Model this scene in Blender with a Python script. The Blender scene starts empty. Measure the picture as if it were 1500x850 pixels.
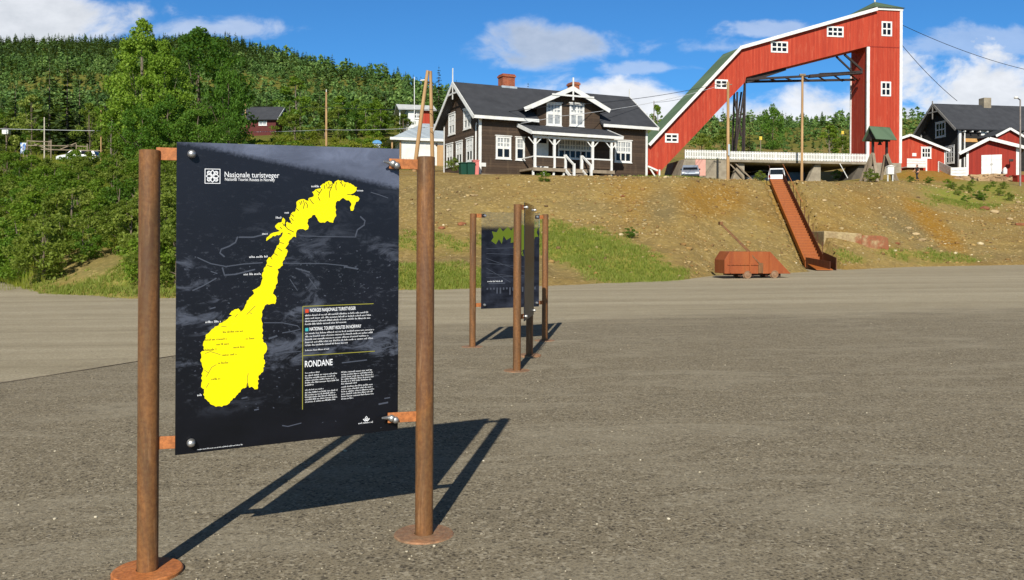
SKYTINT = (.34, .78, 1.14)
CLOUD_W = (9.4, 9.6, 10.0)
CLOUD_G = (4.6, 5.0, 5.5)
SKYSTR = 0.085
EXPOSURE = 0.25
import bpy, bmesh, math, random
import numpy as np
from mathutils import Vector, Matrix
from mathutils.geometry import tessellate_polygon
R_ = math.radians
rng = np.random.default_rng(7)
random.seed(7)
scene = bpy.context.scene
COL = scene.collection

# ------------------------------------------------------------------ camera model
F = 1270.0; PX0, PY0 = 750.0, 355.0; RHO = 0.0055; HC = 1.6
CR, SR = math.cos(RHO), math.sin(RHO)
def ray(px, py):
    u = (px-PX0)/F; v = (PY0-py)/F
    return u*CR - v*SR, u*SR + v*CR
def at(px, py, Y):
    a, b = ray(px, py)
    return Vector((a*Y, Y, HC+b*Y))
def proj(x, y, z):
    a = x/y; b = (z-HC)/y
    return PX0+F*(a*CR+b*SR), PY0-F*(-a*SR+b*CR)
LOTS = 0.018
def lot(px, py):
    a, b = ray(px, py)
    Y = HC/(LOTS*a-b)
    return Vector((a*Y, Y, LOTS*a*Y))

cam = bpy.data.cameras.new('camera'); camo = bpy.data.objects.new('camera', cam); COL.objects.link(camo)
cam.sensor_fit = 'HORIZONTAL'; cam.sensor_width = 36.0; cam.lens = 36.0*F/1500.0
cam.shift_y = -(425.0-PY0)/1500.0
cam.clip_start = 0.1; cam.clip_end = 5000
right = Vector((CR, 0, SR)); up = Vector((-SR, 0, CR)); back = Vector((0, -1, 0))
M = Matrix.Identity(4)
for i in range(3):
    M[i][0] = right[i]; M[i][1] = up[i]; M[i][2] = back[i]
M[2][3] = HC
camo.matrix_world = M
scene.camera = camo

# ------------------------------------------------------------------ helpers
def lin(c):
    return tuple(((v/255.0)/12.92 if v/255.0 <= .04045 else ((v/255.0+.055)/1.055)**2.4) for v in c)
def c4(c): return (c[0], c[1], c[2], 1.0)

class NT:
    """short-hand for building a node tree"""
    def __init__(s, tree): s.t = tree; s.t.nodes.clear()
    def n(s, typ, **kw):
        nd = s.t.nodes.new(typ)
        for k, v in kw.items():
            if k == 'inp':
                for kk, vv in v.items():
                    sock = nd.inputs[kk]
                    if hasattr(vv, 'is_linked') or hasattr(vv, 'links'): s.t.links.new(vv, sock)
                    else: sock.default_value = vv
            else: setattr(nd, k, v)
        return nd
    def math(s, op, a, b=None, clamp=False):
        nd = s.n('ShaderNodeMath', operation=op); nd.use_clamp = clamp
        for i, v in enumerate((a, b)):
            if v is None: continue
            if isinstance(v, (int, float)): nd.inputs[i].default_value = v
            else: s.t.links.new(v, nd.inputs[i])
        return nd.outputs[0]
    def mix(s, fac, a, b, blend='MIX'):
        nd = s.n('ShaderNodeMix', data_type='RGBA', blend_type=blend)
        for i, v in ((0, fac), (6, a), (7, b)):
            if isinstance(v, (int, float)): nd.inputs[i].default_value = v
            elif isinstance(v, tuple): nd.inputs[i].default_value = c4(v)
            else: s.t.links.new(v, nd.inputs[i])
        return nd.outputs[2]
    def ramp(s, fac, stops, interp='LINEAR'):
        nd = s.n('ShaderNodeValToRGB'); cr = nd.color_ramp; cr.interpolation = interp
        while len(cr.elements) < len(stops): cr.elements.new(.5)
        for e, (p, c) in zip(cr.elements, stops):
            e.position = p; e.color = c4(c) if isinstance(c, tuple) else (c, c, c, 1)
        s.t.links.new(fac, nd.inputs[0]); return nd.outputs[0]
    def noise(s, vec, scale, detail=4, rough=.55, dist=0.0):
        nd = s.n('ShaderNodeTexNoise'); nd.inputs['Scale'].default_value = scale
        nd.inputs['Detail'].default_value = detail; nd.inputs['Roughness'].default_value = rough
        nd.inputs['Distortion'].default_value = dist
        if vec is not None: s.t.links.new(vec, nd.inputs['Vector'])
        return nd.outputs['Fac']
    def coord(s, which='Object', scale=None):
        o = s.n('ShaderNodeTexCoord').outputs[which]
        if scale:
            m = s.n('ShaderNodeMapping'); m.inputs['Scale'].default_value = scale
            s.t.links.new(o, m.inputs['Vector']); return m.outputs[0]
        return o
    def bsdf(s, color, rough=.7, metal=0.0, spec=.5, bump=None, bstr=.3, bdist=.02):
        p = s.n('ShaderNodeBsdfPrincipled')
        for k, v in (('Base Color', color), ('Roughness', rough), ('Metallic', metal), ('Specular IOR Level', spec)):
            if isinstance(v, tuple): p.inputs[k].default_value = c4(v)
            elif isinstance(v, (int, float)): p.inputs[k].default_value = v
            else: s.t.links.new(v, p.inputs[k])
        if bump is not None:
            b = s.n('ShaderNodeBump'); b.inputs['Strength'].default_value = bstr; b.inputs['Distance'].default_value = bdist
            s.t.links.new(bump, b.inputs['Height']); s.t.links.new(b.outputs[0], p.inputs['Normal'])
        return p.outputs[0]
    def out(s, sh):
        o = s.n('ShaderNodeOutputMaterial'); s.t.links.new(sh, o.inputs['Surface'])

def newmat(name):
    m = bpy.data.materials.new(name); m.use_nodes = True
    return m, NT(m.node_tree)
MATS = {}
def simple(name, col, col2=None, scale=4.0, rough=.7, metal=0.0, spec=.5, bump=0.0, stretch=None, bdist=.02):
    """noise between two colours with an optional bump"""
    m, t = newmat(name)
    v = t.coord('Object', stretch)
    c1 = lin(col); c2 = lin(col2) if col2 else tuple(x*.8 for x in c1)
    n = t.noise(v, scale, 6, .6)
    c = t.mix(t.ramp(n, [(.3, 0.0), (.7, 1.0)]), c1, c2)
    t.out(t.bsdf(c, rough, metal, spec, n if bump else None, bump, bdist))
    MATS[name] = m; return m
def boards(name, col, col2, axis, pitch, rough=.75, depth=.5, weather=None):
    """painted timber boards: board pitch along an object axis, per-board tone and weathering"""
    m, t = newmat(name)
    co = t.coord('Object')
    sep = t.n('ShaderNodeSeparateXYZ'); t.t.links.new(co, sep.inputs[0])
    a = sep.outputs['XYZ'.index(axis)]
    if axis == 'X':      # upright boards: both wall directions
        a = t.math('ADD', sep.outputs[0], sep.outputs[1])
    s_ = t.math('DIVIDE', a, pitch)
    idx = t.math('FLOOR', s_); fr = t.math('FRACT', s_)
    wn = t.n('ShaderNodeTexWhiteNoise', noise_dimensions='1D'); t.t.links.new(idx, wn.inputs['W'])
    st = (1, 1, 6) if axis == 'Z' else (6, 6, .6)
    n = t.noise(t.coord('Object', st), 1.3, 7, .65)
    f = t.math('ADD', t.math('MULTIPLY', wn.outputs['Value'], .45), t.math('MULTIPLY', n, .6))
    c = t.mix(t.ramp(f, [(.2, 0.0), (.8, 1.0)]), lin(col), lin(col2))
    if weather:
        w = t.noise(t.coord('Object', (2.5, 2.5, .35)), 1.6, 6, .7)
        c = t.mix(t.ramp(w, [(.52, 0.0), (.75, .55)]), c, lin(weather))
    edge = t.ramp(fr, [(0.0, 0.0), (.07, 1.0), (.9, 1.0), (1.0, .0)])
    t.out(t.bsdf(c, rough, 0, .35, edge, depth, .03))
    MATS[name] = m; return m

class MB:
    def __init__(s): s.v = []; s.f = []; s.g = []
    def add(s, vs, fs):
        o = len(s.v); s.g.append((o, len(s.f))); s.v += [tuple(p) for p in vs]; s.f += [tuple(i+o for i in f) for f in fs]
    def box(s, x0, x1, y0, y1, z0, z1):
        s.add([(x0,y0,z0),(x1,y0,z0),(x1,y1,z0),(x0,y1,z0),(x0,y0,z1),(x1,y0,z1),(x1,y1,z1),(x0,y1,z1)],
              [(3,2,1,0),(4,5,6,7),(0,1,5,4),(1,2,6,5),(2,3,7,6),(3,0,4,7)])
        return s
    def obox(s, c, ax, ay, az):
        c, ax, ay, az = map(Vector, (c, ax, ay, az))
        vs = [c+ax*i+ay*j+az*k for k in (-1,1) for j in (-1,1) for i in (-1,1)]
        s.add(vs, [(0,2,3,1),(4,5,7,6),(0,1,5,4),(1,3,7,5),(3,2,6,7),(2,0,4,6)]); return s
    def bar(s, p, q, w, h, upv=(0,0,1)):
        p, q = Vector(p), Vector(q); d = q-p; L = d.length
        if L < 1e-6: return s
        d.normalize(); u = Vector(upv)
        if abs(d.dot(u)) > .98: u = Vector((0,1,0))
        sx = d.cross(u).normalized(); sz = sx.cross(d).normalized()
        return s.obox((p+q)/2, sx*(w/2), d*(L/2), sz*(h/2))
    def prism(s, poly, lo, hi, axes='xz'):
        """poly in two axes, extruded along the third from lo to hi"""
        n = len(poly)
        def mk(a, b, e):
            d = {axes[0]: a, axes[1]: b}
            third = [k for k in 'xyz' if k not in axes][0]; d[third] = e
            return (d['x'], d['y'], d['z'])
        vs = [mk(a, b, lo) for a, b in poly]+[mk(a, b, hi) for a, b in poly]
        tri = tessellate_polygon([[Vector((a, b, 0)) for a, b in poly]])
        fs = [tuple(t) for t in tri]+[tuple(i+n for i in reversed(t)) for t in tri]
        fs += [(i, (i+1) % n, n+(i+1) % n, n+i) for i in range(n)]
        s.add(vs, fs); return s
    def tube(s, pts, r, n=10, caps=True):
        pts = [Vector(p) for p in pts]; rs = r if isinstance(r, (list, tuple)) else [r]*len(pts)
        o = len(s.v); ring = []
        ref = None
        for i, p in enumerate(pts):
            d = (pts[min(i+1, len(pts)-1)]-pts[max(i-1, 0)])
            d = d.normalized() if d.length > 1e-9 else Vector((0,0,1))
            if ref is None:
                ref = Vector((1,0,0)) if abs(d.x) < .9 else Vector((0,1,0))
            a = (ref-d*ref.dot(d)).normalized(); b = d.cross(a); ref = a
            for k in range(n):
                th = 2*math.pi*k/n
                s.v.append(tuple(p+(a*math.cos(th)+b*math.sin(th))*rs[i]))
        for i in range(len(pts)-1):
            for k in range(n):
                k2 = (k+1) % n
                s.f.append((o+i*n+k, o+i*n+k2, o+(i+1)*n+k2, o+(i+1)*n+k))
        if caps:
            s.f.append(tuple(o+k for k in reversed(range(n))))
            s.f.append(tuple(o+(len(pts)-1)*n+k for k in range(n)))
        return s
    def lathe(s, prof, n=20, c=(0,0,0), axis='z'):
        o = len(s.v)
        for r, h in prof:
            for k in range(n):
                th = 2*math.pi*k/n; a, b = r*math.cos(th), r*math.sin(th)
                p = {'z': (a, b, h), 'y': (a, h, b), 'x': (h, a, b)}[axis]
                s.v.append((p[0]+c[0], p[1]+c[1], p[2]+c[2]))
        m = len(prof)
        for i in range(m-1):
            for k in range(n):
                k2 = (k+1) % n; s.f.append((o+i*n+k, o+i*n+k2, o+(i+1)*n+k2, o+(i+1)*n+k))
        s.f.append(tuple(o+k for k in reversed(range(n)))); s.f.append(tuple(o+(m-1)*n+k for k in range(n)))
        return s
    def each(s, name, mat, parent=None):
        """every add() call becomes a part of its own"""
        out = []
        cuts = s.g+[(len(s.v), len(s.f))]
        for (v0, f0), (v1, f1) in zip(cuts, cuts[1:]):
            q = MB(); q.add(s.v[v0:v1], [tuple(i-v0 for i in f) for f in s.f[f0:f1]]); out.append(q.build(name, mat, parent))
        return out
    def build(s, name, mat, parent=None, smooth=False, bevel=0, loc=None, recalc=True):
        me = bpy.data.meshes.new(name); me.from_pydata(s.v, [], s.f)
        if recalc or bevel:
            bm = bmesh.new(); bm.from_mesh(me)
            if recalc: bmesh.ops.recalc_face_normals(bm, faces=bm.faces)
            bm.to_mesh(me); bm.free()
        o = bpy.data.objects.new(name, me); COL.objects.link(o)
        if mat: me.materials.append(mat)
        if smooth:
            me.polygons.foreach_set('use_smooth', [True]*len(me.polygons))
        if bevel:
            b = o.modifiers.new('bevel', 'BEVEL'); b.width = bevel; b.segments = 2; b.limit_method = 'ANGLE'
        if parent: o.parent = parent
        if loc is not None: o.location = loc
        return o
def auto_smooth(o, ang=40):
    me = o.data
    me.polygons.foreach_set('use_smooth', [True]*len(me.polygons))
    bm = bmesh.new(); bm.from_mesh(me)
    for e in bm.edges:
        if len(e.link_faces) == 2 and e.calc_face_angle(0) > R_(ang): e.smooth = False
    bm.to_mesh(me); bm.free(); return o
def tag(o, label=None, cat=None, group=None, kind=None):
    if label: o['label'] = label
    if cat: o['category'] = cat
    if group: o['group'] = group
    if kind: o['kind'] = kind
    return o
def empty(name, loc, rz, label, cat, group=None):
    o = bpy.data.objects.new(name, None); COL.objects.link(o); o.empty_display_size = .3
    o.location = loc; o.rotation_euler = (0, 0, rz)
    return tag(o, label, cat, group)
def npmesh(name, verts, faces, mat, attrs=None, smooth=False):
    """fast mesh from numpy: faces (n,4) or (n,3)"""
    me = bpy.data.meshes.new(name)
    nv, (nf, k) = len(verts), faces.shape
    me.vertices.add(nv); me.vertices.foreach_set('co', np.ascontiguousarray(verts, dtype=np.float32).ravel())
    me.loops.add(nf*k); me.loops.foreach_set('vertex_index', np.ascontiguousarray(faces, dtype=np.int32).ravel())
    me.polygons.add(nf)
    me.polygons.foreach_set('loop_start', np.arange(0, nf*k, k, dtype=np.int32))
    if smooth: me.polygons.foreach_set('use_smooth', np.ones(nf, dtype=bool))
    me.update(calc_edges=True)
    for nm, arr in (attrs or {}).items():
        a = me.color_attributes.new(nm, 'FLOAT_COLOR', 'POINT')
        a.data.foreach_set('color', np.ascontiguousarray(arr, dtype=np.float32).ravel())
    if mat: me.materials.append(mat)
    me.validate()
    return me

class Frame:
    """local frame of a thing: x along its front, y inward, z up; origin seen at pixel (px,py) at depth Y"""
    def __init__(s, org, phi):
        s.o = Vector(org); s.phi = phi; s.c = math.cos(phi); s.s = math.sin(phi)
    def L(s, px, py, D=0.0):
        xr, zr = ray(px, py)
        l = (xr*(s.o.y+D*s.c)-s.o.x+D*s.s)/(s.c-xr*s.s)
        Yw = s.o.y+l*s.s+D*s.c
        return l, HC+zr*Yw-s.o.z
    def D(s, px, py, L=0.0):
        xr, zr = ray(px, py)
        d = (s.o.x+L*s.c-xr*(s.o.y+L*s.s))/(s.s+xr*s.c)
        Yw = s.o.y+L*s.s+d*s.c
        return d, HC+zr*Yw-s.o.z
    def P(s, px, py, D=0.0):
        l, z = s.L(px, py, D); return (l, D, z)
    def world(s, x, y, z): return Vector((s.o.x+x*s.c-y*s.s, s.o.y+x*s.s+y*s.c, s.o.z+z))

# ------------------------------------------------------------------ terrain function
COLS = {
 -700: [(70,400),(80,330),(95,275),(130,240),(200,190),(320,140),(600,65),(680,80)],
 -200: [(50,404),(58,340),(70,275),(100,240),(160,205),(300,150),(600,68),(640,78)],
 0:   [(42.7,412),(52,345),(64,272),(100,239),(160,205),(300,150),(600,69),(640,80)],
 60:  [(30.5,431),(36,395),(52,300),(64,258),(100,237),(160,205),(300,150),(600,68),(640,80)],
 190: [(26.7,438),(30,408),(36,368),(50,290),(64,254),(100,236),(160,205),(300,150),(600,67),(640,80)],
 330: [(26.6,437),(32,400),(42,335),(52,272),(64,252),(95,234),(160,200),(300,150),(560,63),(600,75)],
 430: [(28,430),(34,386),(42,335),(52,265),(64,250),(90,232),(160,195),(300,150),(520,92),(560,104)],
 600: [(29.9,425),(36,378),(43,332),(51.5,258),(58,255),(75,248),(100,230),(160,190),(300,160),(440,134),(480,142)],
 750: [(30.8,420),(38,372),(43,338),(51,257),(60,255.5),(90,250),(130,230),(200,203),(330,172),(380,178)],
 1000:[(34.8,410.5),(42,345),(51,260),(60,260.5),(90,263),(104,262),(115,246),(140,225),(220,199),(280,192),(320,198)],
 1050:[(38.7,405),(44,345),(54,262.5),(65,264),(90,267),(104,265),(114,250),(138,226),(220,198),(276,190),(320,196)],
 1115:[(39.9,401.5),(46,340),(56,264),(68,267),(90,271),(104,267),(114,252),(136,226),(220,197),(272,189),(320,195)],
 1150:[(40.2,400.5),(47,338),(57.5,265.5),(70,268),(90,272),(104,268),(114,254),(135,226),(220,196),(270,188),(320,194)],
 1210:[(43,396.5),(50,333),(59,266),(70,266.5),(90,268.5),(104,267),(114,254),(135,226),(220,196),(270,188),(320,194)],
 1330:[(46.5,391),(56,330),(69,265.5),(78,266),(86,258),(90,251.5),(100,247.5),(130,235),(240,195),(290,190)],
 1420:[(47.3,389.5),(57,335),(70,285),(82,268.5),(90,265),(94,257),(130,235),(240,195),(290,190)],
 1500:[(47.9,388),(57,335),(70,288),(82,270),(90,266),(94,258),(130,235),(240,195),(290,190)],
 2200:[(55,380),(66,325),(80,285),(92,272),(104,266),(112,258),(150,235),(260,195),(310,190)],
}
CK = sorted(COLS)
_prof = []
for k in CK:
    ys = [p[0] for p in COLS[k]]; zs = [at(k, p[1], p[0]).z for p in COLS[k]]
    _prof.append((np.array(ys), np.array(zs)))
CKa = np.array(CK, float)
FOOT = np.array([p[0][0] for p in _prof])
def vnoise(x, y, seed=0):
    """cheap smooth value noise (numpy)"""
    xi = np.floor(x); yi = np.floor(y); fx = x-xi; fy = y-yi
    fx = fx*fx*(3-2*fx); fy = fy*fy*(3-2*fy)
    def h(a, b):
        s_ = np.sin(a*127.1+b*311.7+seed*74.7)*43758.5453
        return s_-np.floor(s_)
    return (h(xi,yi)*(1-fx)+h(xi+1,yi)*fx)*(1-fy)+(h(xi,yi+1)*(1-fx)+h(xi+1,yi+1)*fx)*fy-.5
def terrain(x, y):
    x = np.atleast_1d(np.asarray(x, float)); y = np.atleast_1d(np.asarray(y, float))
    px = np.clip(PX0+F*x/np.maximum(y, 5), CK[0], CK[-1]-.01)
    j = np.clip(np.searchsorted(CKa, px, side='right')-1, 0, len(CK)-2)
    w = (px-CKa[j])/(CKa[j+1]-CKa[j])
    foot = FOOT[j]*(1-w)+FOOT[j+1]*w
    Z = np.zeros_like(y)
    # each column is read at a depth scaled so that the feet of both columns meet
    for jj in np.unique(j):
        mk = j == jj
        for q, ww in ((jj, 1-w[mk]), (jj+1, w[mk])):
            ys, zs = _prof[q]
            f0 = ys[0]; yy = y[mk]; ft = foot[mk]
            ymid = 60.0 if q else 80.0
            yw = np.where(yy < ymid, f0+(yy-ft)*(ymid-f0)/(ymid-ft), yy)
            Z[mk] += ww*np.interp(yw, ys, zs)
    lotz = LOTS*x
    d = y-foot
    edge = vnoise(x*.5, y*.5, 3)*1.2+vnoise(x*1.7, y*1.7, 5)*.5
    amp = np.clip((d)/3.0, 0, 1)*np.clip((62-y)/10, .15, 1)
    lump = vnoise(x*.45, y*.45, 1)*.55+vnoise(x*1.1, y*1.1, 2)*.32+vnoise(x*2.7, y*2.7, 4)*.14
    far = np.clip((y-110)/150, 0, 1)*(vnoise(x/22, y/22, 6)*5+vnoise(x/60, y/60, 8)*9)*np.clip((560-y)/200+.3, 0, 1)
    Z = Z+lump*amp*.62*np.clip(1.2-(Z-lotz)/5.2, .08, 1)+far
    Z = np.where(d+edge*.8 < 0, np.minimum(lotz-.05-.12*np.clip(-d-edge, 0, 3), Z+9), np.maximum(Z, lotz-.02+.06*np.clip(d+edge*.8, 0, 1)))
    # the trench of the steel stairway
    lx, ly = ST_c*(x-ST_o[0])+ST_s*(y-ST_o[1]), -ST_s*(x-ST_o[0])+ST_c*(y-ST_o[1])
    inside = (np.abs(lx) < 1.15) & (ly > -1) & (ly < ST_run+.8)
    line = ST_o[2]+.30+np.clip((ly-2.3)/(ST_run-2.3), -.03, 1)*(ST_rise-.30)-.45
    Z = np.where(inside, np.minimum(Z, line), Z)
    return Z
ST_o = lot(1206, 396.5); ST_top = at(1137, 262, 58.6)
ST_phi = math.atan2(-(ST_top.x-ST_o.x), ST_top.y-ST_o.y); ST_c, ST_s = math.cos(ST_phi), math.sin(ST_phi)
ST_run = math.hypot(ST_top.x-ST_o.x, ST_top.y-ST_o.y); ST_rise = ST_top.z-ST_o.z
def tz(x, y): return float(terrain(x, y)[0])
def hit(px, py, y0=24, y1=700):
    """where the ray through a pixel first meets the ground"""
    ys = np.concatenate([np.arange(y0, 75, .1), np.arange(75, y1, .5)])
    a, b = ray(px, py)
    zt = np.maximum(terrain(a*ys, ys), LOTS*a*ys)
    below = np.nonzero(HC+b*ys <= zt)[0]
    i = below[0] if len(below) else len(ys)-1
    return Vector((a*ys[i], ys[i], zt[i]))
def stand(px, Y):
    """a point on the ground at depth Y under pixel column px"""
    x = ray(px, 250)[0]*Y
    return Vector((x, Y, tz(x, Y)))

# ------------------------------------------------------------------ world, sun, sky
SUN_EL = R_(33.6); SUN_AZ = math.atan2(-.135, -.99)
w = bpy.data.worlds.new('World'); scene.world = w; w.use_nodes = True
t = NT(w.node_tree)
sky = t.n('ShaderNodeTexSky', sky_type='NISHITA'); sky.sun_disc = False
sky.sun_elevation = SUN_EL; sky.sun_rotation = SUN_AZ
sky.altitude = 600; sky.air_density = 1.0; sky.dust_density = 0.15; sky.ozone_density = 3.5
co = t.coord('Generated')
sp = t.n('ShaderNodeSeparateXYZ'); t.t.links.new(co, sp.inputs[0])
ay = t.math('MAXIMUM', t.math('ABSOLUTE', sp.outputs[1]), .02)
U = t.math('DIVIDE', sp.outputs[0], ay); V = t.math('DIVIDE', sp.outputs[2], ay)
cv = t.n('ShaderNodeCombineXYZ'); t.t.links.new(U, cv.inputs[0]); t.t.links.new(V, cv.inputs[1])
mp = t.n('ShaderNodeMapping'); mp.inputs['Scale'].default_value = (1, 1.7, 1); t.t.links.new(cv.outputs[0], mp.inputs[0])
n1 = t.noise(mp.outputs[0], 11, 9, .58, .3); n2 = t.noise(mp.outputs[0], 4.2, 6, .55)
fine = t.noise(mp.outputs[0], 26, 8, .6)
dens = None; grey = None
#       px    py   a    b   noise opacity grey
BL = [(20, 22, 215, 48, 1.0, .95, .35), (330, 46, 130, 20, 1.2, .45, .2), (806, 66, 112, 38, .9, .70, 1.0),
      (930, 168, 240, 62, .9, .97, .05), (1190, 178, 280, 62, .9, .95, .1), (1450, 150, 250, 82, 1.2, .95, .18),
      (955, 99, 150, 12, 1.4, .35, .1), (1125, 42, 85, 16, 1.5, .38, .1), (1440, 62, 140, 26, 1.5, .32, .1),
      (1060, 68, 120, 16, 1.5, .3, .1), (560, 190, 420, 40, .8, .8, .1)]
for px, py, a, b, nk, op, g in BL:
    du = t.math('DIVIDE', t.math('SUBTRACT', U, (px-750)/F), a/F)
    dv = t.math('DIVIDE', t.math('SUBTRACT', V, (355-py)/F), b/F)
    d = t.math('SQRT', t.math('ADD', t.math('MULTIPLY', du, du), t.math('MULTIPLY', dv, dv)))
    nn = t.math('MULTIPLY', t.math('SUBTRACT', t.math('ADD', t.math('MULTIPLY', n1, .7), t.math('MULTIPLY', n2, .5)), .6), 3.6*nk)
    s_ = t.math('ADD', t.math('SUBTRACT', .85, d), nn)
    mr = t.n('ShaderNodeMapRange', interpolation_type='SMOOTHERSTEP'); t.t.links.new(s_, mr.inputs[0])
    mr.inputs[1].default_value = -.28; mr.inputs[2].default_value = .5; mr.inputs[3].default_value = 0; mr.inputs[4].default_value = op
    k = mr.outputs[0]
    gk = t.math('MULTIPLY', k, g)
    dens = k if dens is None else t.math('MAXIMUM', dens, k)
    grey = gk if grey is None else t.math('MAXIMUM', grey, gk)
shade = t.math('ADD', grey, t.math('MULTIPLY', t.math('SUBTRACT', fine, .45), .9), clamp=True)
skyc = t.mix(1.0, sky.outputs[0], SKYTINT, 'MULTIPLY')
cloud = t.mix(shade, CLOUD_W, CLOUD_G)
mixc = t.mix(dens, skyc, cloud)
# dull grey sheet added to the unseen sky overhead, to darken and neutralise shadows
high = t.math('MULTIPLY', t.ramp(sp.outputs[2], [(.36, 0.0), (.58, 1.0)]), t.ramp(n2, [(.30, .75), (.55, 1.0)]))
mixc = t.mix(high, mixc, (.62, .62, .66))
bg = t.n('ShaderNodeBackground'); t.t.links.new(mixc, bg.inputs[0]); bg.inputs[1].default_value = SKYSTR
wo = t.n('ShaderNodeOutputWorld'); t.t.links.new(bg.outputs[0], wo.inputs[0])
sl = bpy.data.lights.new('sun', 'SUN'); sl.energy = 4.8; sl.angle = R_(.53); sl.color = (1.0, .945, .85)
so = bpy.data.objects.new('sun', sl); COL.objects.link(so)
ld = Vector((.135*math.cos(SUN_EL), .99*math.cos(SUN_EL), -math.sin(SUN_EL)))
so.rotation_euler = ld.to_track_quat('-Z', 'Y').to_euler(); so.location = (-20, -60, 60)

scene.render.engine = 'CYCLES'
scene.view_settings.view_transform = 'Standard'; scene.view_settings.look = 'None'
scene.view_settings.exposure = EXPOSURE; scene.view_settings.gamma = 1.0
scene.cycles.use_denoising = True
scene.cycles.max_bounces = 6; scene.cycles.transparent_max_bounces = 8
scene.cycles.sample_clamp_indirect = 6
# ------------------------------------------------------------------ the ground: lot, road, hillside
m, t = newmat('asphalt_worn'); MATS['lot'] = m
co = t.coord('Object')
at_ = t.n('ShaderNodeVertexColor', layer_name='zone'); sc_ = t.n('ShaderNodeSeparateColor'); t.t.links.new(at_.outputs[0], sc_.inputs[0])
big = t.noise(co, .30, 6, .6); mid = t.noise(co, 2.2, 6, .65); sp1 = t.noise(co, 75, 3, .7); sp2 = t.noise(co, 32, 6, .82)
vor = t.n('ShaderNodeTexVoronoi'); vor.inputs['Scale'].default_value = 56; t.t.links.new(co, vor.inputs['Vector'])
wn = t.n('ShaderNodeSeparateColor'); t.t.links.new(vor.outputs['Color'], wn.inputs[0])
c = t.mix(t.ramp(mid, [(.3, 0.0), (.72, 1.0)]), lin((104, 95, 78)), lin((84, 77, 63)))
c = t.mix(t.ramp(big, [(.38, 0.0), (.64, .9)]), c, lin((90, 80, 63)))
c = t.mix(t.ramp(sp2, [(.42, .9), (.58, 0.0)]), c, lin((51, 46, 36)))
agg = t.ramp(t.math('ADD', t.math('MULTIPLY', sp1, .7), t.math('MULTIPLY', vor.outputs['Distance'], .5)), [(.35, .0), (.62, 1.0)])
c = t.mix(t.math('MULTIPLY', agg, .85), c, lin((146, 135, 112)))
c = t.mix(t.ramp(wn.outputs[0], [(.86, 0.0), (.90, .6)]), c, lin((178, 168, 146)))
c = t.mix(t.ramp(wn.outputs[1], [(.88, 0.0), (.92, .6)]), c, lin((46, 41, 35)))
# scuffed, pale patches: dust pressed into the surface, drawn out along the lot
pat = t.noise(t.coord('Object', (.42, 1.25, 1)), .9, 8, .74, .9); pat2 = t.noise(t.coord('Object', (1.3, 2.6, 1)), 1.3, 8, .75, .6)
pm = t.math('MAXIMUM', t.ramp(pat, [(.50, 0.0), (.62, .85)]), t.ramp(pat2, [(.57, 0.0), (.67, .8)]))
grain = t.ramp(sp2, [(.36, .25), (.62, 1.0)])
c = t.mix(t.math('MULTIPLY', pm, grain), c, lin((157, 148, 127)))
pat3 = t.noise(t.coord('Object', (2.2, 3.2, 1)), 2.2, 8, .78, .8)
c = t.mix(t.math('MULTIPLY', t.ramp(pat3, [(.58, 0.0), (.66, .75)]), grain), c, lin((170, 160, 136)))
c = t.mix(t.math('MULTIPLY', t.ramp(t.noise(t.coord('Object', (1.1, 1.8, 1)), 1.7, 7, .7, .4), [(.56, 0.0), (.66, .45)]), t.ramp(sp2, [(.4, 1.0), (.6, .2)])), c, lin((67, 60, 47)))
crk = t.n('ShaderNodeTexVoronoi', feature='DISTANCE_TO_EDGE'); crk.inputs['Scale'].default_value = .16
wob = t.n('ShaderNodeVectorMath', operation='ADD'); t.t.links.new(co, wob.inputs[0])
nz_ = t.n('ShaderNodeTexNoise'); nz_.inputs['Scale'].default_value = .9; nz_.inputs['Detail'].default_value = 6; t.t.links.new(co, nz_.inputs['Vector']); sc3 = t.n('ShaderNodeVectorMath', operation='SCALE'); sc3.inputs['Scale'].default_value = 2.2; t.t.links.new(nz_.outputs['Color'], sc3.inputs[0]); t.t.links.new(sc3.outputs[0], wob.inputs[1]); t.t.links.new(wob.outputs[0], crk.inputs['Vector'])
ck = t.math('MULTIPLY', t.ramp(crk.outputs['Distance'], [(0.0, 1.0), (.003, .0)]), t.ramp(big, [(.55, 0.0), (.75, .35)]))
c = t.mix(ck, c, lin((36, 33, 27)))
# the paler far surface with its wheel tracks
lane = t.noise(t.coord('Object', (.03, .7, 1)), 1.0, 6, .62, .5); fm_ = t.noise(co, 1.8, 6, .65); fs = t.noise(co, 26, 4, .75)
f_ = t.mix(t.ramp(fm_, [(.3, 0.0), (.7, 1.0)]), lin((173, 162, 136)), lin((157, 146, 121)))
f_ = t.mix(t.ramp(lane, [(.42, 0.0), (.64, .7)]), f_, lin((192, 181, 155)))
f_ = t.mix(t.ramp(t.noise(t.coord('Object', (.02, 1.5, 1)), 1.0, 6, .65, .3), [(.55, 0.0), (.68, .5)]), f_, lin((136, 125, 103)))
f_ = t.mix(t.ramp(fs, [(.4, .5), (.6, 0.0)]), f_, lin((113, 103, 84)))
w_ = t.math('ADD', sc_.outputs[0], t.math('MULTIPLY', t.math('SUBTRACT', t.noise(t.coord('Object', (.25, .7, 1)), 1.0, 7, .7), .5), 1.1))
w_ = t.math('MAXIMUM', t.ramp(w_, [(.34, 0.0), (.72, 1.0)]), sc_.outputs[1])
c = t.mix(w_, c, f_)
hgt = t.math('ADD', t.math('MULTIPLY', sp2, .6), t.math('MULTIPLY', sp1, .5))
t.out(t.bsdf(c, .92, 0, .25, hgt, .8, .016))
S = 260
seam = [(-700, 672), (-300, 612), (0, 561), (130, 541), (255, 522), (420, 505), (585, 488), (700, 478), (850, 470), (1000, 464), (1200, 459), (1500, 455), (1900, 450)]
near = [lot(a, b) for a, b in seam]
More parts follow.
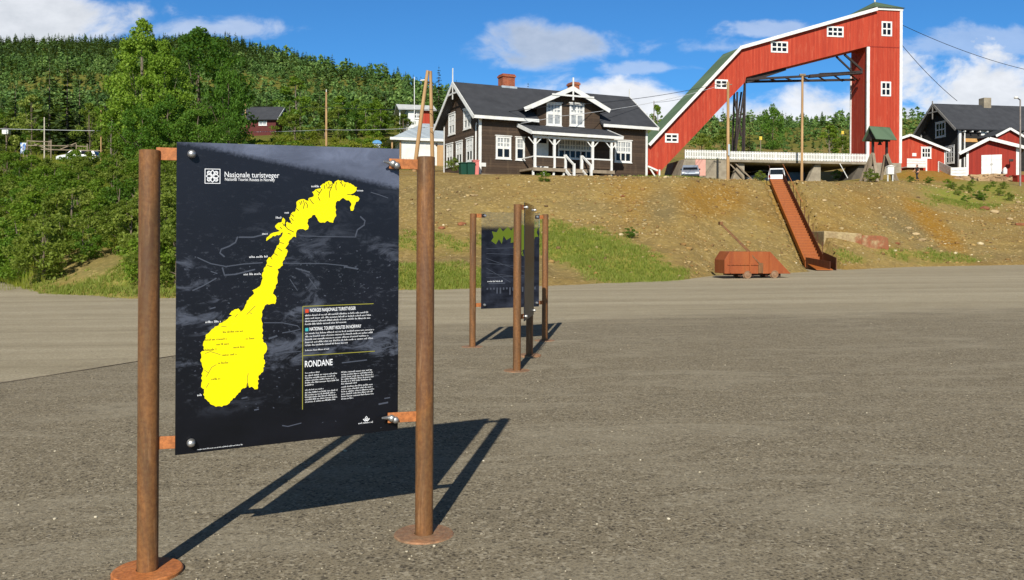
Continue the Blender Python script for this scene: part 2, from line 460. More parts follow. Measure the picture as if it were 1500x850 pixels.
sx = np.array([p.x for p in near]); sy = np.array([p.y for p in near]); o_ = np.argsort(sx)
gx = np.concatenate([[-S, -120], np.arange(-60, 60.1, .8), [120, S]]); gy = np.concatenate([[-S, -60, -10, 0], np.arange(1, 78.1, .8)])
GX, GY = np.meshgrid(gx, gy); dist = GY-np.interp(GX, sx[o_], sy[o_])
soft = np.clip(.5+dist/9.0, 0, 1); 
on_left = GX < near[6].x*(GY/near[6].y)
soft = np.where(on_left, np.clip(dist/3.0, 0, .5), soft)
v_ = np.stack([GX, GY, LOTS*GX], -1).reshape(-1, 3); k_ = len(gx); ii = np.arange((len(gy)-1)*k_).reshape(len(gy)-1, k_)[:, :-1].ravel()
zo = np.zeros((len(v_), 4)); zo[:,0] = soft.ravel(); zo[:,3] = 1
o = bpy.data.objects.new('parking_lot', npmesh('parking_lot', v_, np.stack([ii, ii+1, ii+1+k_, ii+k_], -1), MATS['lot'], {'zone': zo})); COL.objects.link(o); tag(o, kind='structure')
# the newer, paler lane beyond the seam on the left; its right end runs out into the worn surface
sm = [lot(a, b) for a, b in seam[:7]]
vs = []
for p in sm: vs += [(p.x, p.y, LOTS*p.x+.004), (p.x/p.y*75, 75, LOTS*p.x/p.y*75+.004)]
vs = np.array(vs); fc = np.array([(2*i, 2*i+2, 2*i+3, 2*i+1) for i in range(len(sm)-1)]); zo = np.ones((len(vs), 4))
o = bpy.data.objects.new('road', npmesh('road', vs, fc, MATS['lot'], {'zone': zo})); COL.objects.link(o); tag(o, kind='structure')
g = MB()
pts = [lot(a, b) for a, b in [(-300, 612), (-120, 582), (0, 562), (60, 552.5), (130, 541.5), (200, 530), (255, 522), (330, 513), (420, 505), (520, 494)]]
ws = [.07, .06, .055, .05, .06, .045, .05, .04, .04, .02]
vs = []
for i, p in enumerate(pts):
    j = (.015*math.sin(i*2.3)); vs += [(p.x, p.y-ws[i]/2+j, LOTS*p.x+.008), (p.x, p.y+ws[i]/2+j, LOTS*p.x+.008)]
g.add(vs, [(2*i, 2*i+2, 2*i+3, 2*i+1) for i in range(len(pts)-1)])
tag(g.build('pavement_seam', simple('seam', (62, 46, 36), (92, 70, 52), 5, .95)), kind='structure')

# hillside mesh
pcs = np.concatenate([np.arange(-900, -180, 24), np.arange(-180, 1680, 5.0), np.arange(1680, 2300, 24)])
yrs = np.concatenate([np.arange(24, 66, .26), np.arange(66, 130, 1.0), np.geomspace(130, 950, 70)])
PCX, YY = np.meshgrid(pcs, yrs); XX = (PCX-PX0)/F*YY
ZZ = terrain(XX.ravel(), YY.ravel()).reshape(XX.shape)
nr, nc = XX.shape
verts = np.stack([XX, YY, ZZ], -1).reshape(-1, 3)
ii = np.arange((nr-1)*nc).reshape(nr-1, nc)[:, :-1].ravel()
faces = np.stack([ii, ii+1, ii+1+nc, ii+nc], -1)
PPX = PX0+F*XX/YY; PPY = PY0-F*(ZZ-HC)/YY
def blob(cx, cy, rx, ry, soft=.5, rot=0.0):
    dx = (PPX-cx); dy = (PPY-cy); ca, sa = math.cos(rot), math.sin(rot)
    d = np.sqrt(((dx*ca+dy*sa)/rx)**2+((-dx*sa+dy*ca)/ry)**2)
    return np.clip((1-d)/soft+.5, 0, 1)
nA = vnoise(XX*.35, YY*.35, 11); nB = vnoise(XX*1.3, YY*1.3, 12); nC = vnoise(XX*3.1, YY*3.1, 13)
nz = nA*.9+nB*.6+nC*.35
bankm = (YY < 70)
green = np.zeros_like(XX); ochre = np.zeros_like(XX); greyz = np.zeros_like(XX); veg = np.zeros_like(XX)
# grass apron at the foot of the bank in the middle of the photo
green = np.maximum(green, blob(880, 375, 120, 34, .6, .30)); green = np.maximum(green, blob(640, 410, 110, 20, .8)*.9)
green = np.maximum(green, blob(600, 355, 110, 16, .9)*.6); green = np.maximum(green, blob(930, 398, 80, 11, .5)*1.0)
green = np.maximum(green, blob(1330, 372, 90, 10, .9)*.35); green = np.maximum(green, blob(1430, 282, 75, 20, .8)*1.0)
green = np.maximum(green, blob(150, 410, 300, 40, .8)*.7); green = np.maximum(green, blob(1180, 258, 200, 4, .9)*.4)
green = np.clip(green+nz*.75-.1, 0, 1)*(green > .02)
green = np.where((YY > 70) & (PPX > 960) & (PPX < 1330) & (YY < 112), .25+nz*.4, green)
ochre = np.maximum(blob(1040, 290, 60, 28, .8)*.9, blob(1370, 330, 60, 14, .8, .75)*1.2)
ochre = np.maximum(ochre, blob(930, 290, 50, 30, .9)*.6); ochre = np.maximum(ochre, blob(1140, 300, 40, 30, .9)*.5)
ochre = np.maximum(ochre, blob(1370, 252, 60, 10, .7)*1.3); ochre = np.maximum(ochre, blob(1250, 300, 60, 20, .9)*.35)
ochre = np.clip(ochre+nz*.5+np.clip(vnoise(XX*.16, YY*.3, 61)*1.6-.25, 0, .7), 0, 1)
greyz = np.maximum(blob(970, 300, 30, 24, .9)*.7, blob(1320, 325, 50, 18, .9, .6)*.55)
greyz = np.maximum(greyz, blob(640, 290, 80, 30, .9)*.35); greyz = np.clip(greyz+nz*.45+np.clip(vnoise(XX*.2, YY*.26, 62)*1.8-.3, 0, .7), 0, 1)
veg = np.clip((260-PPX)/60+.2, 0, 1)*np.clip((YY-30)/8, 0, 1)
veg = np.maximum(veg, np.clip((YY-66)/14, 0, 1)*np.clip((640-PPX)/60, 0, 1)*.85)
veg = np.maximum(veg, np.clip((YY-112)/12, 0, 1))
veg = np.clip(veg+np.where(veg > .03, nz*.35, 0), 0, 1)
clear = np.where((YY > 112) & (YY < 200) & (PPX > 960), np.clip(.5+nA*1.6+nB*.6, 0, 1)*.9, 0)
veg = veg*(1-clear)
bare = np.clip(blob(132, 390, 55, 24, .5)+nz*.5, 0, 1)*(YY < 40); veg = veg*(1-bare); green = green*(1-.6*bare); greyz = np.maximum(greyz, bare*.5)
zone = np.stack([green, ochre, greyz, veg], -1).reshape(-1, 4)
m, t = newmat('hillside_ground')
at_ = t.n('ShaderNodeVertexColor', layer_name='zone'); sc_ = t.n('ShaderNodeSeparateColor'); t.t.links.new(at_.outputs[0], sc_.inputs[0])
co = t.coord('Object')
nb = t.noise(co, .8, 7, .65); nm = t.noise(co, 3.5, 6, .7); nf = t.noise(co, 14, 5, .75)
vo = t.n('ShaderNodeTexVoronoi'); vo.inputs['Scale'].default_value = 7.5; t.t.links.new(co, vo.inputs['Vector'])
vs_ = t.n('ShaderNodeSeparateColor'); t.t.links.new(vo.outputs['Color'], vs_.inputs[0])
c = t.mix(t.ramp(nb, [(.3, 0.0), (.7, 1.0)]), lin((156, 134, 80)), lin((133, 114, 71)))
c = t.mix(t.ramp(nm, [(.5, 0.0), (.72, .7)]), c, lin((179, 149, 82)))
c = t.mix(sc_.outputs[1], c, t.mix(nm, lin((164, 126, 45)), lin((145, 103, 40))))
c = t.mix(t.math('MULTIPLY', sc_.outputs[2], .8), c, t.mix(nm, lin((120, 112, 83)), lin((100, 95, 72))))
c = t.mix(t.ramp(vs_.outputs[0], [(.84, 0.0), (.90, .45)]), c, lin((192, 166, 114)))
c = t.mix(t.ramp(vs_.outputs[1], [(.88, 0.0), (.94, .4)]), c, lin((105, 85, 54)))
c = t.mix(t.ramp(nf, [(.35, .3), (.55, 0.0)]), c, lin((104, 86, 52)))
gr = t.mix(t.ramp(nm, [(.35, 0.0), (.65, 1.0)]), lin((113, 137, 39)), lin((148, 139, 63)))
c = t.mix(t.math('MULTIPLY', sc_.outputs[0], .85), c, gr)
vg = t.mix(t.ramp(nb, [(.35, 0.0), (.65, 1.0)]), lin((80, 93, 32)), lin((118, 111, 53)))
c = t.mix(at_.outputs[1], c, vg)
h = t.math('ADD', t.math('MULTIPLY', nf, .5), t.math('ADD', nm, t.math('MULTIPLY', vs_.outputs[0], .35)))
t.out(t.bsdf(c, .95, 0, .15, h, .6, .10))
me = npmesh('hillside', verts, faces, m, {'zone': zone}, True)
o = bpy.data.objects.new('hillside', me); COL.objects.link(o); tag(o, kind='structure')

# ------------------------------------------------------------------ loose stones
def stone_proto(seed):
    r = np.random.default_rng(seed)
    bm = bmesh.new(); bmesh.ops.create_icosphere(bm, subdivisions=1, radius=1)
    v = np.array([x.co[:] for x in bm.verts]); f = np.array([[q.index for q in x.verts] for x in bm.faces]); bm.free()
    v = v*(1+r.uniform(-.35, .3, (len(v), 1)))*np.array([1, .75, .6])
    return v, f
SP = [stone_proto(i) for i in range(6)]
def scatter(name, pts, sizes, mat, smooth=False):
    V_, F_ , o_, tint = [], [], 0, []
    for i, (p, s_) in enumerate(zip(pts, sizes)):
        v, f = SP[i % 6]; a = rng.uniform(0, 6.28); ca, sa = math.cos(a), math.sin(a)
        vv = v*s_; vv = np.stack([vv[:,0]*ca-vv[:,1]*sa, vv[:,0]*sa+vv[:,1]*ca, vv[:,2]], -1)+np.array(p)
        V_.append(vv); F_.append(f+o_); o_ += len(v); tint.append(np.full((len(v), 4), rng.random()))
    me = npmesh(name, np.concatenate(V_), np.concatenate(F_), mat, {'tint': np.concatenate(tint)})
    o = bpy.data.objects.new(name, me); COL.objects.link(o); return o
def tinted(name, stops, rough=.9, bump=0):
    m, t = newmat(name)
    a = t.n('ShaderNodeVertexColor', layer_name='tint'); s_ = t.n('ShaderNodeSeparateColor'); t.t.links.new(a.outputs[0], s_.inputs[0])
    c = t.ramp(s_.outputs[0], [(p, lin(q)) for p, q in stops])
    n = t.noise(t.coord('Object'), 9, 4, .6)
    c = t.mix(t.ramp(n, [(.35, .35), (.6, 0.0)]), c, (.08, .065, .045))
    t.out(t.bsdf(c, rough, 0, .2)); return m
stm = tinted('bank_stone', [(0, (102, 82, 56)), (.25, (149, 115, 65)), (.5, (176, 147, 91)), (.75, (149, 134, 98)), (.93, (191, 165, 113)), (1, (214, 199, 163))])
pts, sz = [], []
while len(pts) < 7500:
    px = rng.uniform(570, 1620); q = rng.random()
    j = np.searchsorted(CKa, px)-1; wq = (px-CKa[j])/(CKa[j+1]-CKa[j]); ft = FOOT[j]*(1-wq)+FOOT[j+1]*wq
    y = ft+.5+q*(20 if px < 1250 else 26); x = (px-PX0)/F*y
    z = tz(x, y); ppx, ppy = proj(x, y, z)
    dens = .55+.9*vnoise(np.array([x*.5]), np.array([y*.5]), 21)[0]
    if px < 1000 and ppy > 345: dens *= .12
    if px < 760: dens *= .45
    dens += .5*math.exp(-((ppx-900-(ppy-280)*.9)/22)**2)*(ppy < 345) if px < 1000 else 0
    dens += 1.1*math.exp(-((ppx-1465)/60)**2-((ppy-312)/26)**2)+.5*math.exp(-((ppx-1360)/60)**2-((ppy-345)/18)**2)
    if rng.random() > dens: continue
    s_ = min(.24, .02+rng.exponential(.029))
    pts.append((x, y, z+s_*.15)); sz.append(s_)
o = scatter('rubble', pts, sz, stm); tag(o, 'small ochre stones strewn over the gravel bank', 'rubble', kind='stuff')
# boulders that can be told apart
bm_ = simple('boulder_pale', (196, 172, 128), (150, 128, 92), 2.5, .9, bump=.5); bm_r = simple('boulder_rust', (150, 92, 58), (118, 78, 52), 2.5, .9, bump=.5)
BO = [(694, 288, 11, 0, 'pale flat boulder high on the bank between the signs and the dark house'),
      (657, 309, 8, 0, 'pale rounded boulder on the bank beside the near sign post'),
      (648, 335, 13, 1, 'reddish flat stone at the grass line beside the near sign post'),
      (676, 330, 15, 1, 'rusty red slab of rock low on the bank left of the far signs'),
      (697, 301, 7, 0, 'small pale boulder just below the flat one on the bank'),
      (1242, 364, 6, 0, 'small white rounded stone under the concrete foundation'),
      (1352, 353, 13, 0, 'long pale boulder at the tail of the stone trail right of the foundation'),
      (1342, 344, 10, 0, 'angular pale boulder in the stone trail right of the foundation'),
      (1364, 361, 5, 0, 'small pale stone lying past the end of the stone trail'),
      (1442, 307, 16, 1, 'brownish rock slab below the weeds on the right of the bank'),
      (1457, 312, 13, 0, 'pale rock slab beside the brownish one on the right of the bank'),
      (1480, 322, 11, 0, 'pale boulder near the right end of the bank'),
      (1495, 330, 13, 1, 'brown boulder at the right edge of the bank'),
      (1492, 297, 9, 0, 'pale stone high on the right end of the bank'),
      (1330, 335, 10, 0, 'pale stone at the head of the stone trail right of the foundation'),
      (1208, 295, 8, 0, 'flat white stone on the bank right of the stairway'),
      (1315, 358, 9, 1, 'dark rusty stone by the right end of the foundation'),
      (913, 288, 7, 1, 'rust brown stone in the middle of the bank trail'),
      (1010, 338, 5, 0, 'dark little stone above the ore wagon')]
for i, (px, py, wpx, k, lab) in enumerate(BO):
    p = hit(px, py); s_ = wpx/F*p.y*.62
    v, f = SP[i % 6]; mb = MB(); mb.add([(a*s_, b*s_, c_*s_*.8) for a, b, c_ in v], [tuple(map(int, q)) for q in f])
    o = mb.build('boulder', (bm_, bm_r)[k], smooth=False, bevel=s_*.12, loc=(p.x, p.y, p.z+s_*.1)); o.rotation_euler = (0, 0, i*1.3)
    tag(o, lab, 'boulder', 'boulders on the gravel bank')
# loose grit on the lot near the camera
pts, sz = [], []
for _ in range(2600):
    y = 3.0+rng.random()**1.6*15; x = rng.uniform(-.68, .68)*y
    s_ = min(.014, .0035+rng.exponential(.0026))
    pts.append((x, y, LOTS*x+s_*.3)); sz.append(s_)
for cx, cy in ((216, 838), (621, 783)):
    p = lot(cx, cy)
    for _ in range(60):
        a = rng.uniform(0, 6.28); r_ = .2+rng.exponential(.12); x = p.x+r_*math.cos(a); y = p.y+r_*math.sin(a)
        s_ = min(.011, .003+rng.exponential(.0022)); pts.append((x, y, LOTS*x+s_*.3)); sz.append(s_)
gm = tinted('grit', [(0, (96, 88, 76)), (.4, (150, 140, 122)), (.85, (178, 168, 144)), (1, (214, 204, 180))])
tag(scatter('gravel', pts, sz, gm), 'loose pale grit lying on the asphalt', 'gravel', kind='stuff')
# ------------------------------------------------------------------ information signs
def rust(name, stops, scale=3.0):
    m, t = newmat(name)
    n = t.noise(t.coord('Object', (1.6, 1.6, .28)), scale, 8, .68, .5); n2 = t.noise(t.coord('Object'), 45, 5, .7)
    c = t.ramp(n, [(p, lin(q)) for p, q in stops])
    c = t.mix(t.ramp(n2, [(.4, .45), (.6, 0.0)]), c, lin((84, 48, 26)))
    pale = t.noise(t.coord('Object', (7, 7, .5)), 5, 8, .74)
    c = t.mix(t.ramp(pale, [(.56, 0.0), (.72, .45)]), c, lin((186, 146, 106)))
    t.out(t.bsdf(c, .62, .0, .4, n2, .25, .004)); MATS[name] = m; return m
RUSTP = rust('rust_post', [(.25, (72, 50, 34)), (.40, (104, 76, 46)), (.52, (136, 92, 50)), (.62, (104, 74, 50)), (.74, (142, 92, 48)), (.88, (90, 62, 42))])
RUSTO = rust('rust_orange', [(.2, (158, 96, 50)), (.5, (192, 118, 64)), (.8, (206, 138, 84))])
RUSTD = rust('rust_dusty', [(.3, (168, 122, 88)), (.5, (140, 114, 88)), (.65, (176, 128, 92)), (.9, (124, 104, 82))])
RUSTR = rust('rust_red', [(.2, (114, 53, 23)), (.45, (152, 74, 31)), (.65, (166, 88, 37)), (.9, (119, 71, 37))], 1.2)
STEEL = simple('steel_bolt', (206, 204, 200), (176, 176, 174), 20, .48, .9)
def flat(name, rgb, rough=.5, spec=.3):
    m, t = newmat(name); t.out(t.bsdf(lin(rgb), rough, 0, spec)); MATS[name] = m; return m
P_WHITE = flat('print_white', (232, 234, 236), .35); P_YEL = flat('print_yellow', (242, 226, 6), .35)
P_DARK = flat('print_dark', (26, 28, 36), .35); P_GREY = flat('print_grey', (70, 75, 86), .35); P_LINE = flat('print_line', (150, 146, 60), .4)
P_OR = flat('print_orange', (200, 70, 40), .4); P_TEAL = flat('print_teal', (60, 170, 175), .4); P_MID = flat('print_mid', (62, 67, 80), .4)
P_LIME = flat('print_lime', (92, 108, 26), .4)

def panel_mat(name, w, h, near=True):
    m, t = newmat(name)
    co = t.coord('Object'); sp = t.n('ShaderNodeSeparateXYZ'); t.t.links.new(co, sp.inputs[0])
    x = t.math('DIVIDE', sp.outputs[0], w); z = t.math('DIVIDE', sp.outputs[2], h)
    n1 = t.noise(t.coord('Object', (1, 1, 1.6)), 2.2, 6, .6); n2 = t.math('MULTIPLY', t.noise(t.coord('Object', (1.0, 1, 2.2)), 6, 8, .72, 1.2), t.ramp(t.noise(t.coord('Object', (1, 1, 2.6)), 2.0, 3, .5), [(.36, .55), (.62, 1.22)])); n3 = t.noise(co, 60, 4, .7)
    # far hillside of the printed photograph: a paler band above a falling ridge line
    rl = t.math('ADD', t.math('MULTIPLY', x, -.125), .993)
    rl = t.math('ADD', rl, t.math('MULTIPLY', t.math('SUBTRACT', n3, .5), .03))
    band = t.ramp(t.math('SUBTRACT', z, rl), [(0.0, 0.0), (.02, .85), (.10, 1.0)])
    c = t.mix(t.ramp(n1, [(.35, 0.0), (.7, 1.0)]), lin((9, 10, 14)), lin((19, 20, 27)))
    fade = t.ramp(z, [(.1, 0.0), (.9, 1.0)])
    c = t.mix(t.math('MULTIPLY', fade, .35), c, lin((38, 43, 56)))
    midz = t.ramp(z, [(.10, 0.0), (.28, 1.0), (.60, 1.0), (.74, .2)])
    c = t.mix(t.math('MULTIPLY', midz, t.ramp(n2, [(.50, 0.0), (.68, .62)])), c, lin((92, 98, 112)))
    c = t.mix(t.math('MULTIPLY', midz, t.ramp(t.noise(t.coord('Object', (1, 1, 2)), 24, 5, .75), [(.56, 0.0), (.70, .42)])), c, lin((104, 110, 122)))
    c = t.mix(t.math('MULTIPLY', band, t.math('ADD', t.math('MULTIPLY', n2, .9), .25)), c, lin((116, 124, 146)))
    t.out(t.bsdf(c, .34, 0, .3)); return m

def text_mesh(name, body, mat, parent, x, y, z, height, width=None, bold=0.0, align='LEFT'):
    cu = bpy.data.curves.new('t', 'FONT'); cu.body = body; cu.size = 1; cu.offset = bold; cu.resolution_u = 3
    ob = bpy.data.objects.new('t', cu); COL.objects.link(ob)
    dg = bpy.context.evaluated_depsgraph_get(); me = bpy.data.meshes.new_from_object(ob.evaluated_get(dg))
    bpy.data.objects.remove(ob); bpy.data.curves.remove(cu)
    v = np.array([q.co[:] for q in me.vertices]); w0 = v[:,0].max()-v[:,0].min(); x0 = v[:,0].min()
    sy = height/.72; sx = (width/w0) if width else sy
    off = -.5*w0*sx if align == 'CENTER' else 0
    for q in me.vertices:
        q.co = (x+off+(q.co.x-x0)*sx, y, z+q.co.y*sy)
    me.name = name; me.materials.clear(); me.materials.append(mat)
    o = bpy.data.objects.new(name, me); COL.objects.link(o); o.parent = parent; return o
def tiny_lines(mb, x0, x1, z, n, pitch, h, y, last=.5, rnd=None):
    """rows of print too small to be read: strokes of uneven height in word groups"""
    r = rnd or random.Random(int(z*1e4)+n)
    for i in range(n):
        xe = x0+(x1-x0)*((last if i == n-1 else r.uniform(.9, 1.0)))
        x = x0
        while x < xe:
            for _ in range(r.randint(2, 9)):
                hh = h*r.choice((.62, .62, .7, 1.0)); ww = h*.2
                if x+ww > xe: break
                zz = z-i*pitch; mb.add([(x, y, zz), (x+ww, y, zz), (x+ww, y, zz+hh), (x, y, zz+hh)], [(0,1,2,3)])
                if r.random() < .6: mb.add([(x, y-.0003, zz+hh*.3), (x+h*.45, y-.0003, zz+hh*.3), (x+h*.45, y-.0003, zz+hh*.48), (x, y-.0003, zz+hh*.48)], [(0,1,2,3)])
                x += h*.52
            x += h*.4
def ribbon(mb, pts, wd, y, closed=False):
    pts = [Vector((p[0], 0, p[1])) for p in pts]; n = len(pts); vs = []
    for i in range(n):
        a = pts[(i-1) % n] if (closed or i) else pts[i]; b = pts[(i+1) % n] if (closed or i < n-1) else pts[i]
        d = (b-a); d = d.normalized() if d.length else Vector((1,0,0)); nn = Vector((-d.z, 0, d.x))*(wd/2)
        vs += [(pts[i]+nn), (pts[i]-nn)]
    vs = [(p.x, y, p.z) for p in vs]
    k = n if closed else n-1
    mb.add(vs, [(2*i, 2*((i+1) % n), 2*((i+1) % n)+1, 2*i+1) for i in range(k)])
def poly(mb, pts, y):
    mb.add([(p[0], y, p[1]) for p in pts], [tuple(q) for q in tessellate_polygon([[Vector((p[0], p[1], 0)) for p in pts]])])

def post(root, x, zt, zb=-.1, r=.0495, ft=.022, fm=None):
    mb = MB().lathe([(r-.006, zt-.02), (r-.006, zt), (r, zt-.002), (r, zb)], 32, (x, 0, 0))
    o = auto_smooth(mb.build('post', RUSTP, root)); 
    fl = MB().lathe([(.053, -.004), (.053, ft), (.158, ft), (.165, ft-.006), (.165, -.02)], 40, (x, 0, LOTS*x*.9))
    auto_smooth(fl.build('base_flange', fm or RUSTO, o)); return o
def bracket(root, p, q, h=.06, bolts=(), front=-1):
    o = MB().bar(p, q, .012, h).build('bracket', RUSTO, root, bevel=.002)
    for b in bolts:
        mb = MB().lathe([(.0, -.030), (.010, -.029), (.016, -.024), (.020, -.014), (.021, -.004), (.021, 0), (.009, .001), (.009, .05)], 20, b, 'y')
        auto_smooth(mb.build('bolt', STEEL, o), 50)
    return o

# the near sign
b0 = lot(216, 840); b1 = lot(621, 783)
phi = math.atan2(b1.y-b0.y, b1.x-b0.x); FR = Frame(b0, phi)
LR = math.hypot(b1.x-b0.x, b1.y-b0.y)
root = empty('information_sign', b0, phi, 'large dark sign with a yellow map of Norway between two rusty steel posts', 'sign', 'tourist information signs on the lot')
post(root, 0, FR.L(217, 220)[1]); post(root, LR, FR.L(626, 230)[1], ft=.009, fm=RUSTD)
DL, DR = -.045, .035
pl = FR.L(259, 208, DL); plb = FR.L(259, 667, DL); prr = FR.L(585, 224, DR); prb = FR.L(582.5, 624, DR)
pa = math.atan2(DR-DL, prr[0]-pl[0]); PW = math.hypot(prr[0]-pl[0], DR-DL); PH = pl[1]-plb[1]
porg = FR.world(pl[0], DL, (plb[1]))
PF = Frame(porg, phi+pa)          # local frame of the panel itself
tilt = ((prr[1]+prb[1])-(pl[1]+plb[1]))/2/PW
def PP(px, py):
    l, z = PF.L(px, py); return (l, z-tilt*l)
mb = MB().box(0, PW, 0, .010, 0, PH)
panel = mb.build('panel', panel_mat('panel_print', PW, PH), root, bevel=.001)
panel.location = (pl[0], DL, plb[1]); panel.rotation_euler = (0, 0, pa)
YF = -.0015
Z1 = [(755,90),(800,95),(825,115),(870,122),(900,140),(935,160),(930,190),(905,215),(880,225),(850,228),(890,240),(935,245),(958,270),(945,295),(925,300),(910,335),(895,385),(875,385),(868,350),(880,315),(865,295),(835,285),(800,260),(775,280),(745,290),(730,330),(728,390),(735,435),(715,465),(705,500),(680,495),(650,480),(625,500),(575,495),(555,460),(535,425),(510,425),(495,450),(462,470),(465,520),(465,560),(440,572),(400,560),(362,570),(350,600),(350,640),(320,635),(290,665),(270,715),(245,745),(270,770)]
Z2 = [(598,185),(585,225),(555,275),(550,320),(525,345),(500,355),(505,400),(500,470),(480,540),(455,590),(475,605),(485,650),(475,690),(440,688),(400,690),(370,725),(350,770)]
Z3 = [(515,150),(520,200),(525,300),(550,325),(552,370),(530,400),(540,450),(530,510),(495,550),(490,600),(485,650),(465,652),(445,632),(425,640),(415,600),(405,635),(365,655),(340,690),(300,730),(265,765),(225,780),(180,780),(150,765),(110,725),(88,690),(95,650),(72,635),(82,590),(75,540),(88,510),(70,450),(75,410),(68,385),(95,370),(85,330),(98,290),(110,250),(145,220),(185,190),(225,165),(270,135),(300,110),(278,103),(310,75),(345,60),(362,85),(380,70),(395,40)]
Z4 = [(222,650),(245,620),(275,592),(258,560),(300,540),(330,520),(345,480),(355,430),(356,390),(375,340),(400,300),(405,260),(440,240),(470,200),(490,150),(515,110),(520,60),(545,30)]
Z5 = [(225,590),(180,620),(130,625),(95,652),(65,675),(72,640),(110,605),(160,590),(195,580),(165,560),(150,530),(180,500),(215,490),(225,450),(245,470),(235,520),(250,545),(252,505),(265,490),(300,500),(285,450),(305,410),(340,395),(355,350),(355,300),(385,280),(430,275),(470,290),(480,260),(505,255),(520,245),(505,205),(545,180),(590,170),(585,145),(625,125),(650,105),(690,105),(715,130),(735,100)]
out = [(380+x*.15296, 250+y*.15294) for x, y in Z1]+[(330+x*.15294, 340+y*.15294) for x, y in Z2]+[(280+x*.2, 440+y*.2) for x, y in Z3]
out += [(330+x*.15294, 340+y*.15294) for x, y in Z4]+[(380+x*.15296, 250+y*.15294) for x, y in Z5]
om = [PP(x, y) for x, y in out]
# roughen the coast
rough = []
rr = random.Random(4)
for i, p in enumerate(om):
    q = om[(i+1) % len(om)]; rough.append(p)
    L_ = math.hypot(q[0]-p[0], q[1]-p[1]); k = int(L_/.008)
    for j in range(1, k):
        f = j/k; rough.append((p[0]+(q[0]-p[0])*f+rr.uniform(-.004, .004), p[1]+(q[1]-p[1])*f+rr.uniform(-.004, .004)))
mb = MB(); poly(mb, rough, YF); mp_ = mb.build('map', P_YEL, panel, recalc=False)
# fjords
mb = MB()
z1 = lambda x, y: PP(380+x*.15296, 250+y*.15294); z3 = lambda x, y: PP(280+x*.2, 440+y*.2); z2 = lambda x, y: PP(330+x*.15294, 340+y*.15294)
for pts in ([(700,125),(690,160),(672,200),(668,260)], [(690,160),(660,170)], [(738,110),(730,150),(735,190)], [(770,110),(790,130),(800,150)], [(600,175),(575,215),(560,240)], [(480,270),(500,300),(518,320)], [(420,285),(430,320),(420,365)], [(385,300),(395,330)], [(440,300),(460,330),(455,360)], [(305,420),(330,440)], [(275,480),(310,510)], [(240,520),(270,560),(330,590)], [(560,250),(580,290)], [(840,228),(880,232)], [(545,190),(575,215)], [(620,140),(625,175)], [(660,110),(668,140)], [(785,100),(780,125)], [(820,125),(815,160)], [(350,360),(375,385)], [(400,290),(408,320)], [(300,455),(325,480)], [(220,500),(235,530)], [(195,540),(215,560)], [(270,600),(300,610)], [(640,130),(650,170),(690,130)]):
    ribbon(mb, [z1(*p) for p in pts], .0034, YF-.0005)
for pts in ([(430,235),(450,262)], [(470,205),(500,225)], [(400,320),(450,335)], [(500,150),(545,185)], [(520,100),(560,110)]):
    ribbon(mb, [z2(*p) for p in pts], .003, YF-.0005)
mb.build('marking', P_DARK, mp_, recalc=False)
mb = MB()
for pts in ([(470,40),(430,80),(405,105)], [(430,90),(445,100)], [(340,100),(320,125)], [(250,140),(230,160)], [(100,390),(140,375),(190,390),(215,400)], [(185,470),(150,490),(110,560)], [(418,535),(410,570),(415,630)], [(130,605),(110,640)], [(95,510),(125,530)], [(220,190),(260,195)]):
    ribbon(mb, [z3(*p) for p in pts], .003, YF-.0005)
mb.build('marking', flat('print_olive', (140, 132, 40)), mp_, recalc=False)
# names on the map, too small to read
mb = MB()
for x, y, wd in ((232,240,150), (92,298,165), (185,330,90), (400,288,65), (310,352,85), (93,372,95), (225,408,105), (197,467,80), (148,585,70)):
    a = z3(x, y); b = z3(x+wd, y); tiny_lines(mb, a[0], b[0], a[1], 1, .02, .011, YF-.0008, 1.0)
mb.build('map_names', P_DARK, panel, recalc=False)
mb = MB()
for px, py, wd in ((456,273,14), (523,279,10), (417,311.5,7), (404,319,9), (384,342.5,9), (365,376.5,28), (357,402,25), (301,472,23), (289,579,9)):
    a = PP(px, py+1.5); b = PP(px+wd, py+1.5); tiny_lines(mb, a[0], b[0], a[1], 1, .02, .0115, YF, 1.0)
# body text
def block(px0, px1, py, n, pitchpx, last, hpx=2.6):
    a = PP(px0, py); b = PP(px1, py); e = PP(px0, py+pitchpx)
    tiny_lines(mb, a[0], b[0], a[1], n, a[1]-e[1], (a[1]-PP(px0, py-hpx)[1])*-1, YF, last)
block(447, 546, 463.5, 4, 4.3, .6); block(447, 548, 490, 5, 4.3, .62); block(447, 482, 514.5, 1, 4, 1.0, 2.2)
block(447, 468, 547.5, 1, 3, 1.0, 2); block(447, 496, 551.5, 5, 3.5, .25, 2.3); block(447, 474, 572.5, 1, 3, 1.0, 2.0); block(447, 496, 576.5, 5, 3.4, .9, 2.3)
block(500, 548, 546.5, 6, 3.4, .5, 2.3); block(500, 549, 568, 6, 3.5, .35, 2.3)
block(289, 355, 659.5, 1, 3, 1.0, 1.8)
block(525, 546, 621.5, 1, 3, 1.0, 2.6)
mb.build('small_print', P_WHITE, panel, recalc=False)
def tx(body, px, py, px1, hpx, bold=0.0, mat=P_WHITE, name='lettering'):
    a = PP(px, py); b = PP(px1, py); h = PP(px, py-hpx)[1]-a[1]
    return text_mesh(name, body, mat, panel, a[0], YF, a[1], h, b[0]-a[0], bold)
tx('Nasjonale turistveger', 329, 259.5, 409, 8.2, .002); tx('National Tourist Routes in Norway', 329.5, 264.8, 402.5, 4.6, .004)
tx('NORGES NASJONALE TURISTVEGER', 454, 457.2, 521, 5.0, .014); tx('NATIONAL TOURIST ROUTES IN NORWAY', 453.5, 484.5, 529, 5.0, .014)
tx('RONDANE', 446.5, 538, 487, 9.4, .012)
